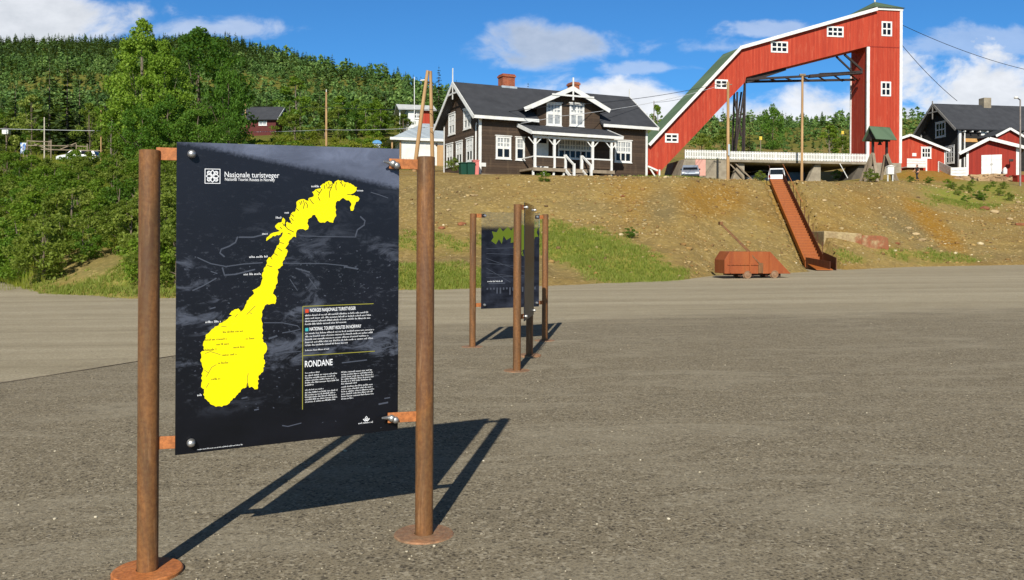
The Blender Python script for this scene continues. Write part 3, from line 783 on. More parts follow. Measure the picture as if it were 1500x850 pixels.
def sq(px, py, px1, py1, mat, nm):
    a = PP(px, py1); b = PP(px1, py); q = MB(); poly(q, [(a[0], a[1]), (b[0], a[1]), (b[0], b[1]), (a[0], b[1])], YF); q.build(nm, mat, panel, recalc=False)
sq(447, 453, 452, 458.5, P_OR, 'language_mark'); sq(447, 480.5, 451.5, 485.5, P_TEAL, 'language_mark')
q = MB(); ribbon(q, [PP(443.5, 449), PP(443, 600)], .0035, YF); ribbon(q, [PP(443.5, 449), PP(547, 445)], .0035, YF); ribbon(q, [PP(443.5, 521.3), PP(549, 514.5)], .0035, YF)
q.build('frame_line', P_LINE, panel, recalc=False)
# the square emblem: a looped cross of four points and four corner rings
q = MB(); c0 = PP(311.3, 258.3); e = PP(322.8, 258.3)[0]-c0[0]
def em(pts, wd, closed=True): ribbon(q, [(c0[0]+x*e, c0[1]+y*e) for x, y in pts], wd*e, YF, closed)
em([(-.95,-.95),(.95,-.95),(.95,.95),(-.95,.95)], .12)
for a in range(4):
    ca, sa = [(1,0),(0,1),(-1,0),(0,-1)][a]
    rot = lambda x, y: (x*ca-y*sa, x*sa+y*ca)
    em([rot(x, y) for x, y in ((.16,.10),(.36,.22),(.58,.20),(.80,0),(.58,-.20),(.36,-.22),(.16,-.10))], .12)
    em([rot(.46+.2*math.cos(k*math.pi/5), .46+.2*math.sin(k*math.pi/5)) for k in range(10)], .12)
    em([rot(x, y) for x, y in ((.30,.34),(.44,.46),(.56,.58))], .08, False)
em([(-.2,0),(.2,0)], .1, False); em([(0,-.2),(0,.2)], .1, False)
q.build('emblem', P_WHITE, panel, recalc=False)
# road authority crest near the bottom: a small crown-like emblem over the two bars of print
q = MB(); c0 = PP(536.5, 614); e = PP(541, 614)[0]-c0[0]
def em2(pts, wd, cl=False): ribbon(q, [(c0[0]+x*e, c0[1]+y*e) for x, y in pts], wd*e, YF, cl)
em2([(-1,.1),(-.5,-.5),(.5,-.5),(1,.1)], .28); em2([(-.6,.15),(0,-.3),(.6,.15)], .25); em2([(0,.9),(-.35,.35),(0,.1),(.35,.35)], .22, True)
q.build('emblem', P_WHITE, panel, recalc=False)
# roads and roofs of the printed aerial photograph
q = MB()
def cv(pts): return PP(255+pts[0]*.28246, 200+pts[1]*.28235)
for pts, wd in (([(330,520),(318,550),(285,570),(245,585),(238,605),(262,625)], .012), ([(335,523),(410,523),(470,508)], .012), ([(650,516),(800,520),(945,522)], .007), ([(940,522),(950,485),(985,460),(990,438),(965,415)], .012),
                ([(120,628),(190,660),(270,675),(360,662),(460,655)], .009), ([(250,680),(262,720),(320,715),(420,690)], .012), ([(220,735),(150,775),(95,800)], .010), ([(560,658),(780,660),(900,672)], .008), ([(630,684),(705,705)], .011), ([(880,675),(955,688)], .013), ([(190,700),(225,712)], .008),
                ([(1020,290),(1070,305),(1110,320)], .007), ([(600,740),(640,800)], .006), ([(700,735),(740,790)], .006)):
    ribbon(q, [cv(p) for p in pts], wd*.62, YF+.0006)
def cw(pts): return PP(255+pts[0]*.28246, 430+pts[1]*.28235)
for pts, wd in (([(465,152),(560,152),(640,168),(655,185),(620,195),(560,205)], .008), ([(490,235),(535,220)], .014), ([(350,545),(380,538)], .012), ([(415,605),(440,600)], .011), ([(560,685),(590,690),(660,672)], .008), ([(1060,575),(1110,565)], .014), ([(1090,545),(1120,540)], .01), ([(870,360),(1000,345)], .010), ([(1050,270),(1110,255),(1140,270),(1070,290)], .009), ([(560,310),(660,300)], .006), ([(185,80),(215,72)], .01)):
    ribbon(q, [cw(p) for p in pts], wd*.62, YF+.0006)
r5 = random.Random(8)
for i in range(150):
    px = r5.gauss(470, 75) if i % 3 else r5.uniform(265, 580); py = r5.gauss(395, 28) if i % 2 else r5.gauss(520, 45)
    if not (264 < px < 578 and 330 < py < 640) or (440 < px < 552 and 444 < py < 602): continue
    a = PP(px, py); w2_ = r5.uniform(.003, .012); h2_ = r5.uniform(.002, .006); k2_ = r5.uniform(-.004, .004)
    q.add([(a[0], YF+.0007, a[1]), (a[0]+w2_, YF+.0007, a[1]+k2_), (a[0]+w2_, YF+.0007, a[1]+k2_+h2_), (a[0], YF+.0007, a[1]+h2_)], [(0,1,2,3)])
q.build('marking', P_GREY, panel, recalc=False)
# brackets: the left pair run behind the panel, the right pair clasp its front
lt = FR.L(281, 226, DL-.005); lb = FR.L(280, 648.5, DL-.005)
for zc, b in ((lt[1], lt), (lb[1], lb)):
    bracket(root, (.03, 0, zc), (b[0]+.06, DL+.017, zc), .062, [(b[0], DL-.006+b[0]*0, zc)])
rt = FR.L(573, 240, DR-.02); rb_ = FR.L(571, 612, DR-.02)
for b in (rt, rb_):
    o = MB().bar((LR-.03, 0, b[1]), (b[0]-.012, DR-.022, b[1]), .012, .055).build('bracket', RUSTO, root, bevel=.002)
    for dx in (0.0, .034):
        mb = MB().lathe([(0, -.030), (.010, -.029), (.016, -.024), (.019, -.012), (.019, 0), (.009, .001), (.009, .03)], 20, (b[0]+dx*.6+.006, DR-.028, b[1]-dx*.3), 'y')
        auto_smooth(mb.build('bolt', STEEL, o), 50)
    sh = MB().tube([(b[0]-.05, DR-.055, b[1]+.008), (b[0]-.005, DR-.03, b[1]+.003)], [.005, .012], 12); auto_smooth(sh.build('bolt', STEEL, o), 50)

# the panel hangs true to the sloping lot while its sides stay upright
for ob in [panel]+list(panel.children_recursive):
    for v in ob.data.vertices: v.co.z += tilt*v.co.x

# ---- the two far signs set in a T
def far_panel_mat(name, w, h):
    m, t = newmat(name)
    co = t.coord('Object'); sp = t.n('ShaderNodeSeparateXYZ'); t.t.links.new(co, sp.inputs[0])
    z = t.math('DIVIDE', sp.outputs[2], h)
    n = t.noise(t.coord('Object', (1, 1, 2)), 3, 6, .6)
    c = t.mix(t.ramp(n, [(.4, 0.0), (.7, 1.0)]), lin((22, 24, 32)), lin((50, 54, 66)))
    pr = t.bsdf(c, .38, 0, .18)
    gl = t.n('ShaderNodeBsdfTransparent'); gs = t.n('ShaderNodeBsdfGlossy'); gs.inputs['Roughness'].default_value = .03
    fr = t.n('ShaderNodeFresnel'); mx = t.n('ShaderNodeMixShader')
    t.t.links.new(fr.outputs[0], mx.inputs[0]); t.t.links.new(gl.outputs[0], mx.inputs[1]); t.t.links.new(gs.outputs[0], mx.inputs[2])
    m2 = t.n('ShaderNodeMixShader'); t.t.links.new(t.ramp(z, [(.80, 0.0), (.86, .92)]), m2.inputs[0])
    t.t.links.new(pr, m2.inputs[1]); t.t.links.new(mx.outputs[0], m2.inputs[2]); t.out(m2.outputs[0]); return m
def far_sign(pA, pB, label, pxl, pxr, tops, D0, chart):
    a = lot(*pA); b = lot(*pB); ph = math.atan2(b.y-a.y, b.x-a.x); fr = Frame(a, ph); L = 1.40
    if abs(math.hypot(b.x-a.x, b.y-a.y)-L) < .35: L = math.hypot(b.x-a.x, b.y-a.y)
    r = empty('information_sign', a, ph, label, 'sign', 'tourist information signs on the lot')
    H = fr.L(pA[0], tops, 0)[1]
    post(r, 0, H, ft=.006, fm=RUSTD); post(r, L, H+LOTS*L*.8, ft=.006, fm=RUSTD)
    w = 1.07 if L > 1.3 else L-.33; x0 = (L-w)/2; h = 1.50; z0 = H+.03-h
    pn = MB().box(0, w, 0, .01, 0, h).build('panel', far_panel_mat('panel_print_far', w, h), r); pn.location = (x0, D0, z0)
    for z in (z0+.06, z0+h-.06):
        for s_, (xa, xb) in ((-1, (.03, x0+.07)), (1, (L-.03, x0+w-.07))):
            xx = xb-s_*-.02
            o = MB().bar((xa, 0, z), (xb, D0+.017, z), .012, .06).build('bracket', RUSTO, r)
            mb = MB().lathe([(0, -.03), (.016, -.026), (.022, -.012), (.022, 0), (.009, .001), (.009, .05)], 14, (xb-s_*-.02 if s_ < 0 else xb+.02, D0-.006, z), 'y')
            auto_smooth(mb.build('bolt', STEEL, o), 50)
    if chart:
        q = MB(); r2 = random.Random(3)
        # lime silhouette along the top of the print and down its middle
        pts = [(.16,.70),(.20,.74),(.17,.80),(.25,.79),(.30,.845),(.36,.80),(.44,.85),(.50,.81),(.56,.86),(.64,.835),(.70,.88),(.78,.845),(.84,.87),(.90,.83),(.97,.85),(.95,.79),(.985,.75),(.92,.745),(.90,.70),(.84,.72),(.80,.65),(.74,.67),(.76,.60),(.70,.61),(.72,.54),(.66,.555),(.68,.49),(.64,.50),(.63,.44),(.605,.50),(.62,.55),(.56,.56),(.60,.62),(.53,.63),(.57,.69),(.49,.68),(.50,.74),(.42,.71),(.37,.755),(.34,.67),(.29,.72),(.24,.665)]
        poly(q, [(x*w, z*h) for x, z in pts], -.0015); q.build('map', P_LIME, pn, recalc=False)
        q = MB()
        for i in range(16):
            x = .1+i*.055; ribbon(q, [(x*w, .215*h), (x*w, (.215-.02-.07*r2.random()*(i > 2))*h)], .028, -.0015)
        for i in range(7): ribbon(q, [(.08*w, (.62-.05*i)*h), (r2.uniform(.3, .95)*w, (.56-.05*i+r2.uniform(-.1, .1))*h)], .006, -.0012)
        ribbon(q, [(.12*w, .26*h), (.4*w, .26*h)], .018, -.0015)
        q.build('chart', P_GREY, pn, recalc=False)
        q = MB(); 
        for i in range(4): ribbon(q, [((.3+.1*i)*w, (.52-.02*i)*h), ((.62+.05*i)*w, (.55+.03*i)*h)], .008, -.0025)
        q.build('chart', P_DARK, pn, recalc=False)
        q = MB(); tiny_lines(q, .1*w, .36*w, .275*h, 1, .03, .022, -.0018, 1.0); q.build('small_print', P_WHITE, pn, recalc=False)
    return r
far_sign((692, 508), (798, 499), 'dark sign with a lime map facing the camera, rearmost on the lot', 710, 784, 313, -.03, True)
far_sign((757, 543), (775.5, 522), 'glossy sign seen edge on, its front post standing nearest in the far sign group', 764, 782, 299, -.075, False)

# ------------------------------------------------------------------ ore wagon
RUSTDK = rust('rust_black_shaded', [(.2, (40, 28, 22)), (.5, (58, 38, 28)), (.8, (76, 48, 34))])  # near-black rust, the shadow under the hopper put into its colour
b = lot(1061.5, 408.8); b.y += .0; W = Frame(b, R_(7))
wr = empty('ore_wagon', b, R_(7), 'rusty red ore wagon with a long draw bar at the foot of the bank', 'wagon')
def wp(px, py): return W.L(px, py, 0)
poly_ = [wp(1061.3, 401), wp(1061.3, 381), wp(1069, 368.6), wp(1128.4, 367.9), wp(1158.6, 400)]
z0 = poly_[0][1]; zt = poly_[2][1]
poly_ = [(poly_[0][0], z0), (poly_[1][0], poly_[1][1]), (poly_[2][0], zt), (poly_[3][0], zt), (poly_[4][0], z0)]
WD = 1.15
mb = MB().prism(poly_, 0, WD, 'xz'); mb.build('hopper', RUSTR, wr, bevel=.015)
ax_ = wp(1114, 387.6)
mb = MB().box(poly_[0][0]+.12, ax_[0]-.02, -.035, -.003, ax_[1]-.03, ax_[1]+.01)
for i in range(9): mb.box(poly_[0][0]+.2+i*.15, poly_[0][0]+.225+i*.15, -.05, -.036, ax_[1]-.02, ax_[1]+.0)
mb.build('rail_strip', RUSTR, wr)
mb = MB().box(ax_[0]-.10, ax_[0]+.10, -.045, -.004, z0+.02, ax_[1]+.06); mb.build('hinge_plate', RUSTP, wr, bevel=.01)
mb = MB()
for x in (poly_[2][0]+.03, (poly_[2][0]+poly_[3][0])/2, poly_[3][0]-.03): mb.box(x-.025, x+.025, -.03, -.002, z0+.02, zt-.02)
mb.each('rib', RUSTR, wr)
mb = MB().box(poly_[0][0]+.25, poly_[4][0]-.45, .35, WD-.35, z0-.08, z0-.003); mb.build('underframe', RUSTDK, wr)
for px, py in ((1095, 405), (1134.6, 403.3)):
    cx = wp(px, py)[0]; r_ = .155
    for yy in (.04, WD-.04):
        mb = MB().lathe([(.05, -.05), (.06, -.05), (.06, -.035), (r_*.75, -.02), (r_*.82, -.04), (r_, -.04), (r_, .03), (r_+.03, .03), (r_+.03, .05), (.05, .05)], 22, (cx, yy-.03, r_+LOTS*cx), 'y')
        auto_smooth(mb.build('wheel', RUSTD, wr), 35)
    for dx in (-.22, .2):
        MB().box(cx+dx*1.25-.07, cx+dx*1.25+.07, .12, .35, z0-.12, z0-.002).build('axle_box', RUSTDK, wr, bevel=.01)
tip = W.L(1055.7, 328.5, .25); mb = MB()
mb.bar((ax_[0], -.03, ax_[1]), (tip[0], .22, tip[1]), .05, .05); mb.bar((ax_[0]+.16, .45, ax_[1]+.12), (tip[0]+.06, .36, tip[1]+.02), .05, .05)
k = .62; cxm = (ax_[0]*(1-k)+tip[0]*k, .1, ax_[1]*(1-k)+tip[1]*k)
mb.bar((cxm[0]-.05, -.04, cxm[2]-.02), (cxm[0]+.08, .36, cxm[2]+.03), .05, .05)
mb.box(tip[0]-.06, tip[0]+.06, .15, .37, tip[1]-.03, tip[1]+.10); mb.build('draw_bar', RUSTP, wr)

# ------------------------------------------------------------------ rusty steel stairway on the bank
STR = rust('rust_stair', [(.2, (150, 84, 30)), (.5, (182, 100, 34)), (.8, (164, 90, 34))])
STW = rust('rust_dark_shaded', [(.2, (48, 22, 14)), (.5, (76, 36, 20)), (.8, (104, 54, 30))])  # dark rust, the shade on the right wall put into its colour
so_ = (ST_o.x, ST_o.y, ST_o.z)
sr = empty('steel_stairway', so_, ST_phi, 'straight rust orange steel stairway climbing the gravel bank with a rail on one side', 'stairs')
N = 34; mb = MB(); rs_ = MB(); wd = .42
st0 = 2.3   # the flight starts after a short apron
for i in range(N):
    f0, f1 = i/N, (i+1)/N
    y0 = st0+(ST_run-st0)*f0; y1 = st0+(ST_run-st0)*f1; z = .30+(ST_rise-.30)*f1; zp = .30+(ST_rise-.30)*f0
    mb.box(-wd, wd, y0-.018, y1+.01, zp-.02, zp+.02)
    rs_.box(-wd+.01, wd-.01, y1-.006, y1+.012, zp+.021, z-.021)
mb.build('tread', STR, sr); rs_.build('riser', rust('rust_riser', [(.2, (132, 72, 28)), (.5, (160, 86, 32)), (.8, (144, 78, 30))]), sr)
sl_ = (ST_rise-.30)/(ST_run-st0)
def side(x0, x1, lo, hi):
    return MB().prism([(st0, .30-lo), (ST_run, ST_rise-lo), (ST_run, ST_rise+hi), (st0, .30+hi)], x0, x1, 'yz')
side(-wd-.04, -wd-.002, .2, .10).build('stringer', STR, sr); side(wd+.002, wd+.04, .2, .42).build('stringer', STW, sr)
# flared apron walls at the bottom
mb = MB().prism([(st0, .05), (st0, .62), (-.2, .46), (-.2, .02)], 0, .03, 'yz'); o = mb.build('apron_plate', STW, sr); o.location = (-wd-.02, 0, 0); o.rotation_euler = (0, 0, R_(17))
o.location = (-wd-.02+math.sin(R_(17))*st0, st0*(1-math.cos(R_(17))), 0)
mb = MB().prism([(st0, .05), (st0, .90), (-.2, .64), (-.2, .02)], 0, .03, 'yz'); o = mb.build('apron_plate', STW, sr); o.rotation_euler = (0, 0, R_(3))
o.location = (wd+.01+math.sin(R_(3))*st0, st0*(1-math.cos(R_(3))), 0)
MB().prism([(st0, .28), (st0, .31), (-.2, .06), (-.2, .03)], -wd+.05, wd, 'yz').build('apron_floor', STR, sr)
mb = MB(); n_ = 10
for i in range(n_+1):
    f = i/n_; y = st0+.4+(ST_run-st0-.4)*f; z = .30+sl_*(y-st0)
    mb.tube([(wd+.06, y, z+.2), (wd+.06, y, z+.95)], .02, 6)
mb.build('rail_post', STW, sr)
MB().tube([(wd+.06, st0+6.4, .30+sl_*6.4+.95), (wd+.06, ST_run+.3, ST_rise+1.0)], .022, 6).build('handrail', RUSTO, sr)
MB().tube([(-wd-.06, ST_run-.3, ST_rise-.2), (-wd-.06, ST_run-.3, ST_rise+.85), (-wd-.06, ST_run+.6, ST_rise+.95)], .022, 6).build('handrail', STW, sr)

# ------------------------------------------------------------------ old concrete foundation block in the bank
p = hit(1205, 363); p2 = hit(1303, 366); phf = math.atan2((p2.y-p.y)*.6, p2.x-p.x); FB = Frame(p, phf)
m, t = newmat('stained_concrete'); MATS['concrete_old'] = m
co = t.coord('Object'); sp = t.n('ShaderNodeSeparateXYZ'); t.t.links.new(co, sp.inputs[0])
n = t.noise(co, 1.6, 7, .65); n2 = t.noise(co, 9, 6, .7)
c = t.mix(t.ramp(n, [(.35, 0.0), (.65, 1.0)]), lin((176, 158, 118)), lin((146, 124, 92)))
st = t.ramp(t.math('ADD', t.math('MULTIPLY', sp.outputs[0], .12), t.math('MULTIPLY', n, .9)), [(.62, 0.0), (.80, .85)])
c = t.mix(st, c, lin((140, 76, 52))); c = t.mix(t.ramp(n2, [(.35, .5), (.55, 0.0)]), c, lin((104, 88, 62)))
t.out(t.bsdf(c, .95, 0, .2, n2, .5, .03))
x1, zt_ = FB.L(1303, 345); _, ztl = FB.L(1205, 339)
fr = empty('concrete_foundation', p, phf, 'weathered rust stained concrete foundation block half buried in the bank', 'foundation')
cxa = FB.L(1262, 350)[0]
MB().prism([(0, -.5), (cxa-.03, -.5), (cxa-.03, ztl-.12), (cxa*.55, ztl-.05), (.02, ztl+.02)], -.15, 2.0, 'xz').build('block', MATS['concrete_old'], fr, bevel=.05)
MB().prism([(cxa-.028, -.5), (x1, -.5), (x1-.1, zt_-.15), (x1-.5, zt_-.02), (cxa+.1, zt_+.0), (cxa-.028, zt_-.05)], -.08, 2.0, 'xz').build('block', MATS['concrete_old'], fr, bevel=.05)
# ------------------------------------------------------------------ building materials
WHITE = simple('white_paint', (232, 232, 228), (206, 206, 200), 3, .6, bump=.05)
BROWN = boards('brown_boards', (80, 64, 50), (60, 48, 38), 'Z', .17, .8, .6, (108, 92, 72))
BLACKB = boards('black_boards', (46, 44, 42), (32, 31, 31), 'Z', .2, .8, .6, (62, 58, 54))
REDB = boards('red_boards', (182, 66, 40), (158, 51, 31), 'X', .16, .75, .5, (198, 110, 80))
REDB2 = boards('red_boards_dark', (156, 48, 32), (135, 40, 28), 'X', .15, .75, .5)
ROOFK = simple('roof_felt', (62, 64, 69), (48, 50, 55), 1.2, .85, bump=.2)
ROOFG = boards('roof_green', (92, 112, 88), (74, 94, 72), 'X', .5, .7, .3)
METAL = boards('roof_metal', (176, 186, 192), (150, 160, 168), 'X', .35, .45, .3)
GLASS_D = simple('pane_dark', (30, 33, 38), (16, 18, 22), 1.2, .08, 0, .3)
GLASS_C = simple('pane_curtained', (176, 178, 176), (120, 124, 126), 5, .15, 0, .6)
BRICK = MATS.get('brick')
m, t = newmat('chimney_brick'); co = t.coord('Object')
sp = t.n('ShaderNodeSeparateXYZ'); t.t.links.new(co, sp.inputs[0]); cx_ = t.n('ShaderNodeCombineXYZ')
t.t.links.new(t.math('ADD', sp.outputs[0], sp.outputs[1]), cx_.inputs[0]); t.t.links.new(sp.outputs[2], cx_.inputs[1])
bk = t.n('ShaderNodeTexBrick'); t.t.links.new(cx_.outputs[0], bk.inputs['Vector']); bk.inputs['Scale'].default_value = 1
bk.inputs['Brick Width'].default_value = .24; bk.inputs['Row Height'].default_value = .085; bk.inputs['Mortar Size'].default_value = .012
for k, c in (('Color1', (176, 88, 52)), ('Color2', (146, 66, 44)), ('Mortar', (150, 120, 96))): bk.inputs[k].default_value = c4(lin(c))
c = t.mix(t.ramp(t.noise(co, 3, 6, .7), [(.4, .5), (.6, 0.0)]), bk.outputs[0], lin((110, 58, 42)))
t.out(t.bsdf(c, .9, 0, .2, bk.outputs['Fac'], -.4, .02)); BRICK = m
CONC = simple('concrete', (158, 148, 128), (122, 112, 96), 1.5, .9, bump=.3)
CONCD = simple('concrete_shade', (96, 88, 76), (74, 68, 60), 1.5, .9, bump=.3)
WOODG = simple('wood_grey', (150, 136, 116), (112, 98, 80), 3, .85, bump=.3, stretch=(1, 1, .2))
WOODP = simple('wood_pole', (190, 154, 108), (148, 114, 76), 2.5, .85, bump=.3, stretch=(1, 1, .12))
STEELD = simple('steel_dark', (58, 44, 38), (34, 28, 26), 3, .75)
STONEF = simple('stone_footing', (176, 164, 138), (132, 120, 98), 2.0, .95, bump=.6)

def window(root, p, ex, n, w, h, cols=2, rows=2, fr=.09, mw=.05, split=None, curtain=False, hood=True, name='window', mat=None):
    """p lower-left corner on the wall plane, ex along the wall, n outward; split = height share of a lower row of big panes"""
    p, ex, n = Vector(p), Vector(ex).normalized(), Vector(n).normalized(); ez = Vector((0,0,1))
    mb = MB()
    def bar(u0, u1, v0, v1, o0, o1):
        c = p+ex*((u0+u1)/2)+ez*((v0+v1)/2)+n*((o0+o1)/2)
        mb.obox(c, ex*((u1-u0)/2), n*((o1-o0)/2), ez*((v1-v0)/2))
    bar(0, fr, 0, h, -.04, .05); bar(w-fr, w, 0, h, -.04, .05); bar(fr, w-fr, 0, fr, -.04, .05); bar(fr, w-fr, h-fr, h, -.04, .05)
    if hood: bar(-.06, w+.06, h+.002, h+.06, -.04, .09); bar(-.04, w+.04, -.05, -.002, -.04, .08)
    iw, ih = w-2*fr, h-2*fr
    for i in range(1, cols):
        x = fr+iw*i/cols; bar(x-mw/2, x+mw/2, fr, h-fr, -.03, .035)
    if split:
        zs = fr+ih*split; bar(fr, w-fr, zs-mw*.9, zs+mw*.9, -.03, .032)
        for j in range(1, rows):
            z = zs+(ih*(1-split))*j/rows; bar(fr, w-fr, z-mw*.35, z+mw*.35, -.03, .025)
        for i in range(cols):
            x = fr+iw*(i+.5)/cols; bar(x-mw*.3, x+mw*.3, zs, h-fr, -.03, .02)
    else:
        for j in range(1, rows):
            z = fr+ih*j/rows; bar(fr, w-fr, z-mw/2, z+mw/2, -.03, .03)
    o = mb.build(name, mat or WHITE, root)
    def pane(u0, u1, v0, v1, mt, nm):
        q = MB(); c = [p+ex*a+ez*b+n*.004 for a, b in ((u0, v0), (u1, v0), (u1, v1), (u0, v1))]
        q.add(c, [(0,1,2,3)]); q.build(nm, mt, o, recalc=False)
    if split:
        zs = fr+ih*split
        pane(fr, w-fr, fr, zs, GLASS_C if curtain else GLASS_D, 'pane'); pane(fr, w-fr, zs, h-fr, GLASS_C, 'pane')
    else: pane(fr, w-fr, fr, h-fr, GLASS_C if curtain else GLASS_D, 'pane')
    return o
def win_px(root, fr_, x0, y0, x1, y1, D=0.0, off=.0, **k):
    a = fr_.L(x0, y1, D); b = fr_.L(x1, y0, D)
    return window(root, (a[0], D-off, a[1]), (1,0,0), (0,-1,0), b[0]-a[0], b[1]-a[1], **k)
def slab(mb, a, b, c, d, th):
    """roof slab through four corners (eave a-b, ridge c-d order a,b,c,d), thickness downwards"""
    vs = [Vector(p) for p in (a, b, c, d)]; n = (vs[1]-vs[0]).cross(vs[3]-vs[0]).normalized()
    if n.z < 0: n = -n
    mb.add([v for v in vs]+[v-n*th for v in vs], [(0,1,2,3),(7,6,5,4),(0,4,5,1),(1,5,6,2),(2,6,7,3),(3,7,4,0)])
def strip(mb, a, b, w, h): mb.bar(a, b, w, h)

# ------------------------------------------------------------------ the dark brown manager's house
ho = at(702, 254, 58); ho.z -= .25; HF = Frame(ho, R_(24.2))
hr = empty('timber_house', ho, R_(24.2), 'dark brown timber house with white trim, cross gable and front porch on the bank', 'house')
Lh = HF.L(948, 200)[0]; Wd = 7.0; ze = 4.25; zr = ze+2.5
MB().prism([(0, -.8), (Wd, -.8), (Wd, ze), (Wd/2, zr), (0, ze)], 0, Lh, 'yz').build('wall', BROWN, hr)
MB().box(-.06, Lh+.06, -.06, -.003, -.8, .22).box(-.06, -.003, .0, Wd, -.8, .22).build('footing', STONEF, hr)
gx0 = HF.L(786, 165)[0]; gx1 = HF.L(878, 165)[0]; gxm = HF.L(832, 125)[0]
zap = HF.L(832, 127, -.6)[1]
sl = (zr-ze)/(Wd/2)
eg0 = HF.L(767, 159, -.6); eg1 = HF.L(892, 160, -.6)
slg = (zap-(eg0[1]+eg1[1])/2)/((eg1[0]-eg0[0])/2)
zat = lambda x: zap-.12-slg*abs(x-gxm)
MB().prism([(gx0, 3.3), (gx1, 3.3), (gx1, zat(gx1)), (gxm, zat(gxm)), (gx0, zat(gx0))], -.05, 3.4, 'xz').build('gable_wall', BROWN, hr)
# main roof
ov, eo = .62, .5
xl, xr_ = -ov, Lh+ov
zf = lambda y: ze+.16+sl*y
mb = MB()
slab(mb, (xl, -eo, zf(-eo)), (gx0-.02, -eo, zf(-eo)), (gx0-.02, .4, zf(.4)), (xl, .4, zf(.4)), .14)
slab(mb, (gx1+.02, -eo, zf(-eo)), (xr_, -eo, zf(-eo)), (xr_, .4, zf(.4)), (gx1+.02, .4, zf(.4)), .14)
slab(mb, (xl, .4, zf(.4)), (xr_, .4, zf(.4)), (xr_, Wd/2, zf(Wd/2)), (xl, Wd/2, zf(Wd/2)), .14)
slab(mb, (xl, Wd+eo, zf(-eo)), (xr_, Wd+eo, zf(-eo)), (xr_, Wd/2, zf(Wd/2)), (xl, Wd/2, zf(Wd/2)), .14)
roof = mb.build('roof', ROOFK, hr)
mb = MB()
for x in (xl-.03, xr_+.03):
    strip(mb, (x, -eo-.05, zf(-eo-.05)-.10), (x, Wd/2+.02, zf(Wd/2)-.10), .05, .26); strip(mb, (x, Wd+eo+.05, zf(-eo-.05)-.10), (x, Wd/2-.02, zf(Wd/2)-.10), .05, .26)
mb.box(xl, gx0-.05, -eo-.04, -eo-.003, zf(-eo)-.2, zf(-eo)+.01); mb.box(gx1+.05, xr_, -eo-.04, -eo-.003, zf(-eo)-.2, zf(-eo)+.01)
mb.box(xl-.04, xl-.0, Wd/2-.06, Wd/2+.06, zf(Wd/2)-1.25, zf(Wd/2)+.95)
for s_ in (-1, 1): strip(mb, (xl-.02, Wd/2+s_*.05, zf(Wd/2)-.85), (xl-.02, Wd/2+s_*1.0, zf(Wd/2-1.0)-.15), .05, .10)
strip(mb, (xl-.02, Wd/2-1.0, zf(Wd/2-1.0)-.12), (xl-.02, Wd/2+1.0, zf(Wd/2-1.0)-.12), .05, .09)
mb.box(xr_, xr_+.05, Wd/2-.05, Wd/2+.05, zf(Wd/2)-.3, zf(Wd/2)+.6)
mb.each('barge_board', WHITE, hr)
# cross gable roof
mb = MB(); y0 = -.72; y1 = 3.3
for e0 in (eg0, eg1):
    zr_ = zap-slg*abs(e0[0]-gxm)
    slab(mb, (e0[0], y0, zr_), (e0[0], y1, zr_), (gxm, y1, zap), (gxm, y0, zap), .12)
mb.build('gable_roof', ROOFK, hr)
mb = MB()
for e0 in (eg0, eg1):
    zr_ = zap-slg*abs(e0[0]-gxm); strip(mb, (e0[0], y0-.03, zr_-.12), (gxm, y0-.03, zap-.12), .05, .30)
mb.box(gxm-.05, gxm+.05, y0-.09, y0-.035, zap-.95, zap+.62)
zc = zap-.62; dx = .62/slg
mb.box(gxm-dx-.3, gxm+dx+.3, y0-.10, y0-.06, zc-.09, zc+.03)
mb.each('barge_board', WHITE, hr)
# windows of the front
win_px(hr, HF, 726, 200.5, 748.5, 232.5, cols=2, rows=2, split=.5, fr=.13, mw=.1); win_px(hr, HF, 755, 202, 768.5, 234.5, cols=1, rows=2, split=.52, fr=.13)
win_px(hr, HF, 900, 207, 925, 237.5, cols=3, rows=2, split=.45, fr=.12, mw=.08)
win_px(hr, HF, 800, 152, 822.5, 183.5, D=-.05, cols=2, rows=2, split=.55, fr=.13, mw=.12, curtain=True); win_px(hr, HF, 834, 153, 855.5, 184.5, D=-.05, cols=2, rows=2, split=.55, fr=.13, mw=.12, curtain=True)
win_px(hr, HF, 817, 206, 868, 232, cols=6, rows=2, split=.45, fr=.1, mw=.08)
a = HF.L(785, 249); b_ = HF.L(803, 200.5)
mb = MB(); mb.box(a[0], b_[0], -.05, .0, .25, b_[1]); d_ = mb.build('door', WHITE, hr)
q = MB(); q.add([(a[0]+.15, -.056, b_[1]-.48), (b_[0]-.15, -.056, b_[1]-.48), (b_[0]-.15, -.056, b_[1]-.15), (a[0]+.15, -.056, b_[1]-.15)], [(0,1,2,3)]); q.build('pane', GLASS_D, d_, recalc=False)
MB().box(b_[0]-.22, b_[0]-.14, -.10, -.055, 1.25, 1.29).build('handle', STEEL, d_)
# windows of the left gable wall (plane x = 0)
for x0, y0_, x1, y1_ in ((657.5, 165, 667, 196), (679.5, 157, 690, 187.5), (654.5, 210, 663.5, 244), (668.5, 206.5, 677.5, 240), (683.5, 201, 693, 236)):
    d0, zlo = HF.D(x1, y1_); d1, _ = HF.D(x0, y1_); _, zhi = HF.D(x1, y0_)
    window(hr, (0, d1, zlo), (0,-1,0), (-1,0,0), d1-d0, zhi-zlo, cols=2, rows=2, split=.5, fr=.14, mw=.12, curtain=(y0_ < 170))
# corner boards and downpipes
mb = MB(); 
for x in (-.03, Lh-.14): mb.box(x, x+.17, -.035, .12, .2, ze+.02)
mb.box(-.04, .0, Wd-.12, Wd+.03, .2, ze)
mb.each('corner_board', WHITE, hr)
MB().tube([(-.05, .38, zf(-eo)-.35), (-.07, .45, zf(-eo)-.6), (-.07, .45, .4)], .05, 8).build('downpipe', WHITE, hr)
